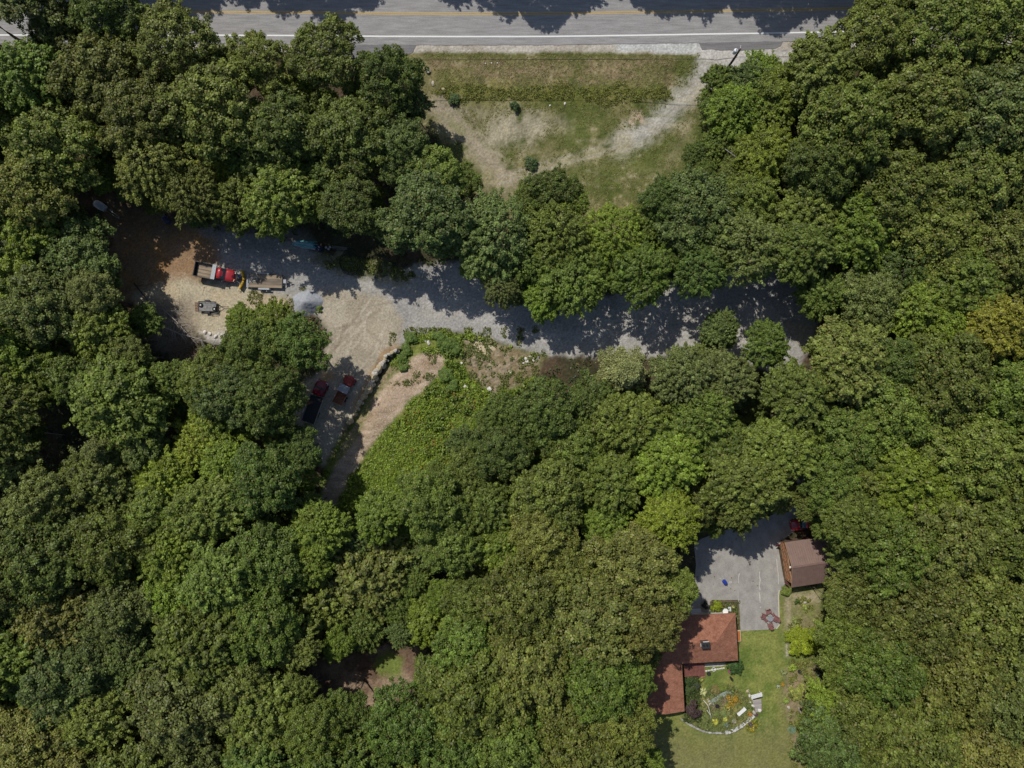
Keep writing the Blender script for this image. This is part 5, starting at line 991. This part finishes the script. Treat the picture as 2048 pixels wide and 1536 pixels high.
wseg((1420.5,1203),(1474,1202.5)); wseg((1420.5,1203),(1420.5,1217)); wseg((1475,1203),(1479,1262),.1); o = m.build('bed_edging',BRK); props(o,'dark edging round the entry bed beside the asphalt drive','edging')

# ------------------------------------------------------------------ garage
gx, gy_ = (1563.2-1024)/K, -(1121-768)/K; ga = thing('garage', 'brown ribbed metal roofed garage with orange barn doors', 'garage', (gx, gy_, 0), math.radians(8.8))
MET = mat("brown_metal_roof", (.205,.135,.112), .5, .1, scale=1.2, var=.12, bump=.05, spec=.35); GW_ = mat("brown_siding", (.13,.085,.06), .8, scale=3, var=.2); BARN = mat("orange_brown_door", (.33,.105,.03), .65, scale=3, var=.25, stretch=(1,1,.3)); BTRIM = mat("tan_trim", (.40,.24,.14), .6)
hw, Lg, ze, zr = 3.56, 8.2, 2.80, 4.30
for s in (1, -1):
    m = MB(); m.add([(0,s*hw,ze),(Lg,s*hw,ze),(Lg,0,zr),(0,0,zr),(0,s*hw,ze-.09),(Lg,s*hw,ze-.09),(Lg,0,zr-.09),(0,0,zr-.09)],[(0,1,2,3),(4,7,6,5),(0,3,7,4),(0,4,5,1),(1,5,6,2)]); r_ = m.build('roof_sheet', MET, ga)
    rm = MB(); L2 = math.hypot(hw, zr-ze); rm.box((0,0,.02),(.055,L2,.05),taper=.6); rme = rm.mesh("roof_rib", MET)
    for k in range(24): inst(rme, 'roof_rib', r_, (.12+k*.346, s*hw/2, (ze+zr)/2+.008), (-s*math.atan2(zr-ze,hw),0,0))
m = MB(); m.box((Lg/2,0,zr+.0),(Lg+.04,.3,.05)); m.build('ridge_cap', MET, ga)
m = MB(); m.add([(.32,-hw+.3,0),(.32,hw-.3,0),(.32,hw-.3,ze),(.32,0,zr-.22),(.32,-hw+.3,ze),(Lg-.3,-hw+.3,0),(Lg-.3,hw-.3,0),(Lg-.3,hw-.3,ze),(Lg-.3,0,zr-.22),(Lg-.3,-hw+.3,ze)],[(0,4,3,2,1),(5,6,7,8,9),(0,5,9,4),(1,2,7,6),(0,1,6,5)]); gwall = m.build('wall', GW_, ga)
for s in (-1,1):
    m = MB(); dy = hw/1; L2 = math.hypot(hw, zr-ze); m.box((-.01,s*hw/2,(ze+zr)/2-.10),(.05,L2,.16),rx=-s*math.atan2(zr-ze,hw)); m.build('barge_board', BTRIM, ga)
for k, yc in enumerate((-2.35,-.79,.79,2.35)):
    m = MB(); m.box((.27,yc,1.15),(.06,1.5,2.3)); d_ = m.build('barn_door', BARN, ga)
    for j in range(7): m = MB(); m.box((.233,yc-.645+.215*j,1.15),(.015,.20,2.26)); m.build('board', BARN, d_)
    m = MB()
    for (y_,z_,w_,h_) in ((0,.08,1.5,.12),(0,2.22,1.5,.12),(-.70,1.15,.1,2.2),(.70,1.15,.1,2.2),(0,1.15,1.5,.10)): m.box((.21,yc+y_,z_),(.03,w_,h_))
    for zc in (.62,1.68):
        for q in (-1,1): m.box((.20,yc,zc),(.03,math.hypot(1.4,.95),.08),rx=q*math.atan2(.95,1.4))
    m.build('brace', BTRIM, d_)
m = MB(); m.box((.24,0,2.42),(.10,6.5,.14)); m.build('lintel', BTRIM, ga)
m = MB(); m.lathe([(.05,0),(.16,.02),(.18,.1),(.07,.2)],(-.16,-.05,3.75),10); m.box((.0,-.05,3.85),(.3,.05,.05)); m.build('lamp', LAMP, ga)
DM = mat("maroon_cloth",(.22,.03,.045),.7)
for px,py,rz_,lb in ((1559.5,1090,.3,'maroon folded banner at the upper front corner of the garage'),(1577,1169,-.6,'maroon folded banner at the lower front corner of the garage')):
    t = thing('banner', lb, 'banner', at(px,py,1.6), rz_); m = MB(); m.tube([(0,0,0),(0,0,1.9)],.03,6); m.build('pole',STEEL,t); m = MB(); m.add([(0,0,1.85),(-.75,.12,1.5),(-.6,-.1,1.2),(0,0,1.15),(0,.08,1.85),(0,.08,1.15)],[(0,1,2,3),(4,5,2,1)]); m.build('cloth',DM,t)
# ------------------------------------------------------------------ red car
t = thing('red_car', 'glossy red car with roof rails parked half under trees by the garage', 'car', at(1612,1048.5,1.3), math.radians(190))
m = MB(); m.loft([(-2.25,.72,.5,1.0),(-2.15,.85,.35,1.12),(-1.6,.9,.3,1.18),(.75,.91,.3,1.08),(1.5,.89,.3,1.0),(2.1,.8,.35,.85),(2.25,.62,.4,.7)]); bd = m.build('body', RED, t, smooth=True)
m = MB(); m.loft([(-2.0,.70,.95,1.15),(-1.6,.74,1.0,1.55),(-1.2,.73,1.0,1.58),(.1,.72,1.0,1.56),(.95,.74,1.0,1.1)]); m.build('glasshouse', GLASS, t, smooth=True)
m = MB(); m.loft([(-1.75,.60,1.5,1.60),(-1.1,.64,1.52,1.66),(-.1,.63,1.5,1.62),(.1,.58,1.46,1.57)]); m.build('roof', RED, t, smooth=True)
m = MB(); m.box((-.75,0,1.665),(.1,.95,.02)); m.box((-1.35,0,1.66),(.07,1.0,.02)); m.build('roof_bar', CHROME, t)
for s in (-1,1):
    m = MB(); m.tube([(-1.7,s*.62,1.68),(.05,s*.62,1.64)],.03,6); m.build('roof_rail', CHROME, t); m = MB(); m.box((.72,s*1.02,1.08),(.16,.18,.12)); m.build('mirror', RED, t)
    wheel(t,1.35,s*.80,.33,.22); wheel(t,-1.35,s*.80,.33,.22); m = MB(); m.box((2.12,s*.58,.72),(.14,.3,.12),rz=-s*.4); m.build('headlight', LAMP, t)
# ------------------------------------------------------------------ on the asphalt
t = thing('wheelbarrow', 'blue wheelbarrow with pale handles standing on the asphalt drive', 'wheelbarrow', at(1448.5,1163,.4), math.radians(-52)); m = MB(); m.loft([(-.32,.22,.35,.62),(-.1,.30,.28,.66),(.35,.30,.30,.64),(.5,.2,.42,.62)]); m.build('tub', BLUEP, t)
m = MB(); m.tube([(-.95,.24,.6),(.75,.05,.25)],.02,5); m.tube([(-.95,-.24,.6),(.75,-.05,.25)],.02,5); m.tube([(-.3,.2,.5),(-.35,.25,.0)],.02,5); m.tube([(-.3,-.2,.5),(-.35,-.25,.0)],.02,5); m.build('handles', PORC, t); m = MB(); m.tube([(.72,-.04,.2),(.72,.04,.2)],.2,10); m.build('wheel', BLK, t)
t = thing('small_ring', 'small pale ring lying on the drive right of the blue wheelbarrow', 'ring', at(1461,1164,0)); m = MB(); m.tube([(.14*math.cos(a),.14*math.sin(a),.05) for a in np.linspace(0,6.28,11)],.025,5); m.build('loop', WHITE, t)
MAR = mat("maroon_plastic", (.22,.10,.095), .6, var=.15)
def chair(px, py, rz, label):
    t = thing('armchair', label, 'chair', at(px,py,.5), rz, 'maroon slatted chairs round the fire table')
    for i in range(6): m = MB(); m.box((-.28+.1*i,0,.36+.018*i),(.088,.55,.025)); m.build('seat_slat', MAR, t)
    for i in range(5): m = MB(); m.box((-.50,-.22+.11*i,.68),(.025,.095,.72-.05*abs(i-2)),ry=-.42); m.build('back_slat', MAR, t)
    for s in (-1,1):
        m = MB(); m.box((-.05,s*.37,.62),(.75,.15,.03)); m.build('arm', MAR, t)
        for x in (-.36,.28): m = MB(); m.box((x,s*.32,.3),(.09,.04,.60)); m.build('leg', MAR, t)
for a in ((1540.5,1250,math.radians(108),'maroon slatted chair, lowest of the set round the fire table'),(1551.5,1237,math.radians(150),'maroon slatted chair on the right of the fire table'),(1537.5,1224.5,math.radians(-75),'maroon slatted chair at the top of the fire table set'),(1528.5,1233,math.radians(-20),'maroon slatted chair on the left of the fire table')): chair(*a)
t = thing('fire_table', 'round dark metal fire table among four maroon chairs', 'table', at(1541,1238,.5)); m = MB(); m.lathe([(.40,0),(.45,.03),(.43,.06),(.32,.06),(.29,-.02)],(0,0,.45),16); m.build('rim', GREYM, t); m = MB(); m.lathe([(.1,0),(.3,.08),(.33,.12)],(0,0,.34),12); m.build('bowl', GREYM, t)
for k in range(4): m = MB(); a = k*1.57+.6; m.tube([(.42*math.cos(a),.42*math.sin(a),.45),(.5*math.cos(a),.5*math.sin(a),0)],.025,5); m.build('leg', STEEL, t)
for px,py,lb in ((1532,1241,'left'),(1547,1229,'upper right')):
    t = thing('side_table', f'little maroon side table to the {lb} of the fire table', 'table', at(px,py,.4), .6); 
    for i in range(4): m = MB(); m.box((-.165+.11*i,0,.42),(.1,.4,.025)); m.build('slat', MAR, t)
    for x in (-.17,.17):
        for y in (-.15,.15): m = MB(); m.box((x,y,.2),(.04,.04,.42)); m.build('leg', MAR, t)

# ------------------------------------------------------------------ garden
PETAL = {}
def flower_mat(c):
    if c not in PETAL: PETAL[c] = mat("petals_%d" % len(PETAL), c, .6, var=.15, bump=0)
    return PETAL[c]
def bush_small(name, label, cat, px, py, rpx, h, tint, fleck=.04, flower=None, nfl=0, seed=1, kind='bush', grp=None):
    rs = np.random.RandomState(seed); r = rpx/K; b = at(px,py,h*.6); t = thing(name, label, cat, b, rs.uniform(0,6.28), grp)
    if kind == 'bush':
        c = inst(BUSH[seed % 2], 'foliage', t, (0,0,h*.5), (0,0,0), (r*1.22,r*1.22,h*.55)); c.color = (*(q*1.45 for q in tint), fleck)
        m = MB(); m.tube([(0,0,0),(0,0,h*.4)],[.06,.04],6); m.build('stem', BARK, t)
    else:       # rosette of arching blades
        n = int(34 + 60*r); V_=[];F_=[]
        for k in range(n):
            a = rs.uniform(0,6.28); L = r*rs.uniform(.5,1.1); w = (.05+.06*r)*rs.uniform(.7,1.3); up = rs.uniform(.5,1.0)*h; ca,sa = math.cos(a),math.sin(a)
            for q,(f,z,ww) in enumerate(((.08,.1*h,.6),(.45,up*.9,1),(.8,up*.8,.8),(1.0,up*.45,.1))):
                V_ += [(L*f*ca - w*ww*sa*.5, L*f*sa + w*ww*ca*.5, z),(L*f*ca + w*ww*sa*.5, L*f*sa - w*ww*ca*.5, z)]
            o_ = k*8; F_ += [(o_,o_+1,o_+3,o_+2),(o_+2,o_+3,o_+5,o_+4),(o_+4,o_+5,o_+7,o_+6)]
        F_ = np.array(F_); me = np_mesh('blades', np.array(V_), F_, [LEAF], [("rnd",'FACE','FLOAT',np.repeat(rs.rand(n),3)),("cl",'FACE','FLOAT',np.full(len(F_),.5))]); c = inst(me,'blades',t); c.color = (*tint, fleck)
    if flower:
        p = np.stack([rs.normal(size=nfl)*r*.42, rs.normal(size=nfl)*r*.42, h*(.8+.35*rs.rand(nfl))], 1); v,f = leaf_quads(p, unit(np.array([0,0,1])+rs.normal(size=p.shape)*.35), np.full(nfl,.11), rs, 1.0)
        me = np_mesh('flowers', v, f, [flower_mat(flower)]); o = inst(me,'flowers',t); o['kind'] = 'stuff'
    return t
GOLD=(.50,.27,.03); WH=(.75,.75,.7); ORG=(.55,.22,.04); PNK=(.35,.08,.20)
B = bush_small
B('round_shrub','large round chartreuse shrub between lawn and woods','shrub',1608,1287,27,3.0,(.175,.215,.016),0,seed=3)
B('mound_shrub','rounded green mound shrub at the lower front corner of the garage','shrub',1572,1183,9.5,1.0,(.12,.16,.03),.1,seed=4)
B('entry_bush','round yellow-green bush in the entry bed above the house roof','bush',1433,1213,9.5,1.3,(.17,.21,.015),0,seed=5)
B('dark_bush','small dark bush left of the entry bed by the drive','bush',1411.5,1211.5,7.5,1.2,(.035,.04,.03),0,seed=6)
B('evergreen_bush','dark green bush at the lower right corner of the main roof','bush',1471,1333,14,1.7,(.045,.085,.022),0,seed=7)
B('purple_shrub','blackish purple shrub at the lower corner of the low wing','shrub',1386,1421,15,2.2,(.055,.035,.035),.05,seed=8)
B('purple_tree_shrub','dark purple shrub in the gap at the wood edge','shrub',1621,1400,13,2.2,(.045,.025,.028),.02,seed=9)
B('hosta','pale cream-yellow hosta rosette in the garden\'s upper left','hosta',1406.5,1384.5,9.5,.5,(.48,.50,.22),0,kind='rosette',seed=10)
B('hosta','small pale yellow round plant in the entry bed beside the drive','hosta',1467,1214,3.6,.4,(.42,.42,.16),0,kind='rosette',seed=11)
B('rosette_plant','yellow-green rosette plant, largest in the border right of the lawn','plant',1586,1337,10,.8,(.26,.34,.05),0,kind='rosette',seed=12)
B('rosette_plant','pale soft plant at the lawn edge left of the large rosette','plant',1568,1345,8,.6,(.30,.33,.14),0,kind='rosette',seed=13)
B('rosette_plant','bright spiky rosette at the lawn edge below the orange flowers','plant',1572,1401,8,.6,(.24,.32,.06),0,kind='rosette',seed=14)
B('rosette_plant','yellow-green tuft below the garage, uppermost of the dry patch','plant',1610,1215,6.5,.5,(.28,.33,.08),0,kind='rosette',seed=15)
B('rosette_plant','loose rosette in the dry patch above the chartreuse shrub','plant',1590,1241,7.5,.5,(.24,.28,.08),0,kind='rosette',seed=16)
B('rosette_plant','rosette at the wood edge above and right of the chartreuse shrub','plant',1630,1243,6,.5,(.28,.32,.10),0,kind='rosette',seed=17)
B('small_bush','small dark green bush in the dry patch below the garage','bush',1594,1203,5,.7,(.06,.10,.02),0,seed=18)
B('variegated_bush','mottled yellow-green bush in the border left of the dark purple shrub','bush',1596,1384,15,1.2,(.22,.24,.06),.1,seed=19)
B('orange_flowers','small patch of orange flowers at the lawn edge of the border','flowers',1564,1367,5,.5,(.13,.17,.04),0,GOLD,60,kind='rosette',seed=20)
B('white_flowers','few white flowers at the lawn edge below the orange patch','flowers',1556,1372,4,.3,(.12,.18,.06),0,WH,14,kind='rosette',seed=21)
B('golden_flowers','largest clump of golden orange flowers in the garden centre','flowers',1470,1398,9,.7,(.15,.18,.03),0,GOLD,130,kind='rosette',seed=22)
B('golden_flowers','second golden flower clump below and left of the largest','flowers',1461,1407,7.5,.6,(.15,.18,.03),0,GOLD,80,kind='rosette',seed=23)
B('golden_flowers','thin golden flower clump nearest the slate path','flowers',1456,1394,6,.5,(.12,.15,.04),0,GOLD,45,kind='rosette',seed=24)
B('golden_flowers','yellow leafy plant at the lower right of the slate path end','flowers',1455,1414,8,.5,(.15,.17,.04),0,(.6,.45,.08),45,kind='rosette',seed=25)
B('rust_flowers','rusty orange flowers left of the foot of the board steps','flowers',1500,1428,5.5,.5,(.16,.16,.05),0,ORG,60,kind='rosette',seed=26)
B('yellow_plant','bright yellow plant near the lower garden wall, left one','plant',1431,1444.5,7.5,.5,(.44,.44,.07),0,kind='rosette',seed=27)
B('yellow_plant','bright yellow plant near the lower garden wall, right one','plant',1451,1438.5,6.5,.5,(.44,.44,.09),0,kind='rosette',seed=28)
B('yellow_plant','loose yellow grassy plant in front of the low wing','plant',1403,1358.5,6,.6,(.30,.32,.08),0,kind='rosette',seed=29)
B('daylilies','big daylily clump round the dark urn outside the garden wall','daylilies',1504,1451,16,.7,(.20,.24,.04),0,(.60,.33,.03),90,kind='rosette',seed=30)
B('grey_plant','silvery plant beside the lower garden wall','plant',1454,1451,6,.4,(.16,.21,.14),0,kind='rosette',seed=31)
B('garden_shrub','green bushy plant at the garden centre below the golden flowers','plant',1449,1427,8,.6,(.14,.18,.06),.15,seed=32)
B('garden_shrub','green leafy plant right of the birch branch','plant',1431,1430,7,.6,(.13,.16,.05),.15,seed=33)
B('garden_shrub','green leafy plant above the slate path','plant',1446,1376,8,.5,(.12,.16,.03),.15,seed=34)
B('garden_shrub','rust-tinged leafy plant on the upper edge of the slate path','plant',1432,1381,8,.5,(.16,.14,.05),.3,seed=35)
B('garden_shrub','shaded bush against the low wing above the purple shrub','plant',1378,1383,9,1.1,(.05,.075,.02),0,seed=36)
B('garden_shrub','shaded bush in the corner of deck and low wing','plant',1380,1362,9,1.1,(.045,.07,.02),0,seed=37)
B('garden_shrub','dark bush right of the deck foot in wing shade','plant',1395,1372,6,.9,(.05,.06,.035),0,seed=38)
B('garden_shrub','tall grassy plant above the end of the slate path','plant',1464,1380,7,.8,(.13,.17,.04),.1,kind='rosette',seed=39)
B('meadow_shrub','dark round shrub at the foot of the roadside bank','shrub',1030,211,8.5,1.2,(.05,.085,.025),0,seed=40)
B('meadow_shrub','dark leafy shrub at the left end of the bank','shrub',907,197,10,.9,(.055,.09,.025),.05,seed=41)
B('meadow_shrub','green bush poking into the meadow from the lower woods','shrub',1062,325,12,1.2,(.05,.085,.025),.05,seed=45)
B('sand_shrub','small bright bush beside the blue-grey gravel pile','shrub',638,617,6,.7,(.11,.16,.03),.05,seed=46)
for k,(x,y,r,h) in enumerate(((812,700,13,1.2),(806,716,11,1.1),(806,735,9,.9),(822,676,12,1.0),(880,676,14,1.3),(895,690,15,1.4),(910,700,12,1.1),(893,752,14,1.3),(905,770,14,1.2))):
    B('slope_bush', f'leafy bush on the weedy slope, {("above the chips" if y < 720 else "right of the chips" if x > 820 else "by the boulder wall")}, {ORD[k]} from the wall top', 'bush', x, y, r, h, (.085,.135,.022), .06, seed=60+k, grp='bushes on the weedy slope')
sp = thing('slate_path', 'curved row of grey-green slate slabs crossing the garden', 'stepping path', (*P(1442,1393),0)); n = 10
for i in range(n):
    f = i/(n-1); x = 1424+38.5*f; y = 1405-23.5*f-2.5*math.sin(math.pi*f); b = at(x,y,0); m = MB(); w_ = .95-.35*f; m.poly([(-.21,-w_/2),(.20,-w_/2+.06),(.22,w_/2-.05),(-.19,w_/2)],0,.06); o = m.build('slab', SLATE if i%3 else mat("slate_%d"%i,(.27,.30,.27),.7), sp); o.location = Vector((b[0],b[1],b[2]+.03+.004*(i%2)))-sp.location; o.rotation_euler=(0,0,math.radians(33)+.06*(i%3-1))
for k,(x,y) in enumerate(((1419,1403),(1421,1408),(1417,1399))):
    b = at(x,y,0); o = inst(ROCKS[k], 'paving_stone', None, (b[0],b[1],b[2]+.02),(0,0,k),(.32,.25,.12)); props(o,'flat grey stone at the left end of the slate path','stone','flat stones at the path end')
t = dead('birch_branch','forked white birch branch standing in the garden left half',[(1407,1400.5),(1411,1405),(1416,1411),(1419,1421),(1421,1430),(1422.5,1437)],.06,0,BIRCH,'branch',1.0,seed=51)
m = MB(); A=at(1413.5,1419.8,1.0); B2=at(1421,1430,1.0); m.tube([Vector((A[0],A[1],A[2]+1.0))-t.location, Vector((B2[0],B2[1],B2[2]+1.0))-t.location],.04,5); m.build('side_limb', BIRCH, t)
for nm,(x,y),r,h,mm,lb,ct in (('fire_bowl',(1435,1413),.34,.35,BLK,'round black bowl on the mulch below the slate path','bowl'),('urn',(1502,1450),.34,.9,mat("dark_urn",(.10,.085,.09),.6),'dark round urn inside the daylily clump','urn'),('dark_planter',(1600,1344),.3,.5,STEEL,'dark planter right of the large rosette in the border','planter'),('purple_pot',(1460.5,1344),.26,.5,mat("purple_blossom",PNK,.7),'purple flowering pot left of the dark bush below the roof','flower pot'),('purple_pot',(1399,1349),.42,.6,mat("magenta_blossom",(.20,.04,.11),.7),'large magenta flowering pot at the deck corner','flower pot'),('dark_pot',(1418,1348),.33,.35,STEEL,'dark oval pot on the lawn below the white stone edging','pot'),('lantern_post',(1464,1359),.2,1.0,STEEL,'dark slim ornament on the lawn above the garden','ornament'),('grey_pot',(1513,1430),.28,.35,mat("plum_pot",(.10,.05,.07),.6),'plum pot at the lower end of the board steps','pot')):
    t = thing(nm, lb, ct, at(x,y,h)); m = MB(); m.lathe([(r*.5,0),(r*.85,h*.35),(r,h*.8),(r*.85,h),(r*.7,h*.97),(r*.6,h*.7)],n=14); m.build('bowl', mm, t); m = MB(); m.lathe([(r*.55,0),(r*.6,.05)],(0,0,0),12); m.build('foot', mm, t)
t = thing('garden_bench', 'bright white bench standing diagonally near the garden wall', 'bench', at(1483.5,1423.5,.45), math.radians(41))
for i in range(4): m = MB(); m.box((0,-.21+.14*i,.45),(1.6,.12,.035)); m.build('seat_slat', WHITE, t)
for x in (-.68,.68): m = MB(); m.box((x,-.17,.22),(.08,.06,.42)); m.box((x,.17,.22),(.08,.06,.42)); m.box((x,0,.4),(.07,.42,.05)); m.build('leg', WHITE, t)
t = thing('slatted_bench', 'white slatted bench with sloping slatted top at the top of the board steps', 'bench', at(1513,1392,.7), math.radians(15))
for i in range(6): m = MB(); m.box((0,.62-.125*i,1.35-.035*i),(1.65,.115,.025),rx=.28); m.build('canopy_slat', WHITE, t)
for i in range(5): m = MB(); m.box((0,.12-.115*i,.45),(1.6,.1,.03)); m.build('seat_slat', WHITE, t)
for s in (-1,1): m = MB(); m.box((s*.8,-.05,.66),(.09,.75,.04)); m.box((s*.8,-.38,.33),(.07,.07,.66)); m.box((s*.8,.25,.65),(.07,.07,1.3)); m.build('arm', WHITE, t)
t = thing('board_steps', 'weathered grey board steps leading down from the white slatted bench', 'steps', at(1515,1412,.1), math.radians(8))
for i in range(8): m = MB(); m.box((.02*i-.05, 1.02-.26*i, .30-.03*i),(1.45-.055*i,.235,.05),rz=.03*(i%3-1)); m.build('board', mat("silver_board_%d"%i,(.36-.02*(i%3),.33-.02*(i%3),.29),.85,stretch=(.3,3,1),scale=2) , t)
m = MB(); m.box((-.55,0,.12),(.06,2.1,.2),rx=-.11); m.box((.55,0,.12),(.06,2.1,.2),rx=-.11); m.build('stringer', WOOD2, t)
dead('leaning_post','grey leaning driftwood post beside the white slatted bench',[(1496,1379),(1499,1386),(1502.5,1396),(1504,1402)],.07,0,DEAD,'post',.7,seed=52)
t = thing('wire_ring', 'flat ring of green wire mesh lying at the wood edge', 'wire mesh', at(1584.5,1459,.2)); m = MB(); GW2 = mat("green_wire",(.16,.34,.28),.5)
for r in (.62,.45,.28,.12): m.tube([(r*math.cos(a)*1.1,r*math.sin(a),.15+.25*(.62-r)) for a in np.linspace(0,6.28,19)],.022,4)
for k in range(12): a = k*math.pi/6; m.tube([(.05*math.cos(a),.05*math.sin(a),.3),(.68*math.cos(a)*1.1,.66*math.sin(a),.12)],.015,4)
m.build('mesh', GW2, t)
t = thing('plank', 'grey plank lying in the border below the dark purple shrub', 'plank', at(1600,1421,.1), math.radians(-62)); m = MB(); m.box((0,0,.08),(1.1,.16,.05)); m.build('board', DEAD, t); m = MB(); m.box((.4,0,.03),(.08,.3,.05)); m.build('batten', DEAD, t)
t = thing('stone_coil', 'small grey spiral stone ornament beside the lower garden wall', 'ornament', at(1469,1442.5,.2)); m = MB(); m.tube([((.1+.05*k/3)*math.cos(k*.7),(.1+.05*k/3)*math.sin(k*.7),.12) for k in range(18)],.045,5); m.build('coil', STONE, t)
gw = thing('garden_wall', 'low curved dry stone wall edging the garden above the dry lawn', 'garden wall', (*P(1440,1463,.45),0)); CAPS = [mat("capstone_%d"%k,c,.85,scale=3,var=.2,bump=.3) for k,c in enumerate(((.46,.45,.42),(.36,.35,.32),(.52,.51,.48),(.28,.26,.24)))]
rr = random.Random(17); seg = []
for (x1,y1_),(x2,y2) in zip(GW[:-1],GW[1:]):
    d = math.hypot(x2-x1,y2-y1_); n_ = max(1,round(d/6.5))
    for k in range(n_): seg.append((x1+(x2-x1)*(k+.5)/n_, y1_+(y2-y1_)*(k+.5)/n_, math.atan2(-(y2-y1_),x2-x1), d/n_/K))
for k,(x,y,a,L) in enumerate(seg):
    bx,by = P(x,y,.3); pale = x > 1452; w_ = rr.uniform(.35,.5)*(1.35 if pale else .62)
    m = MB(); q = [( -L*.49,-w_/2),(-L*.1,-w_/2-.03),(L*.48,-w_/2+.02),(L*.46,w_/2),(0,w_/2+.04),(-L*.48,w_/2-.03)]; m.poly(q,-.10,0); o = m.build('capstone', CAPS[rr.choice((0,2)) if pale else rr.choice((1,1,3,3,0))], gw); o.location = Vector((bx,by,.50+rr.uniform(-.03,.03)))-gw.location; o.rotation_euler=(rr.uniform(-.05,.05),rr.uniform(-.05,.05),a)
    for lv in (0,1): 
        m = MB(); m.box((rr.uniform(-.05,.05),-.06,0),(L*.96,w_*.7,.2)); o = m.build('wall_stone', CAPS[rr.choice((1,3,0))], gw, bevel=.03); o.location = Vector((bx,by,.11+.2*lv))-gw.location; o.rotation_euler=(0,0,a)

COLs = bpy.context.view_layer; COLs.update()
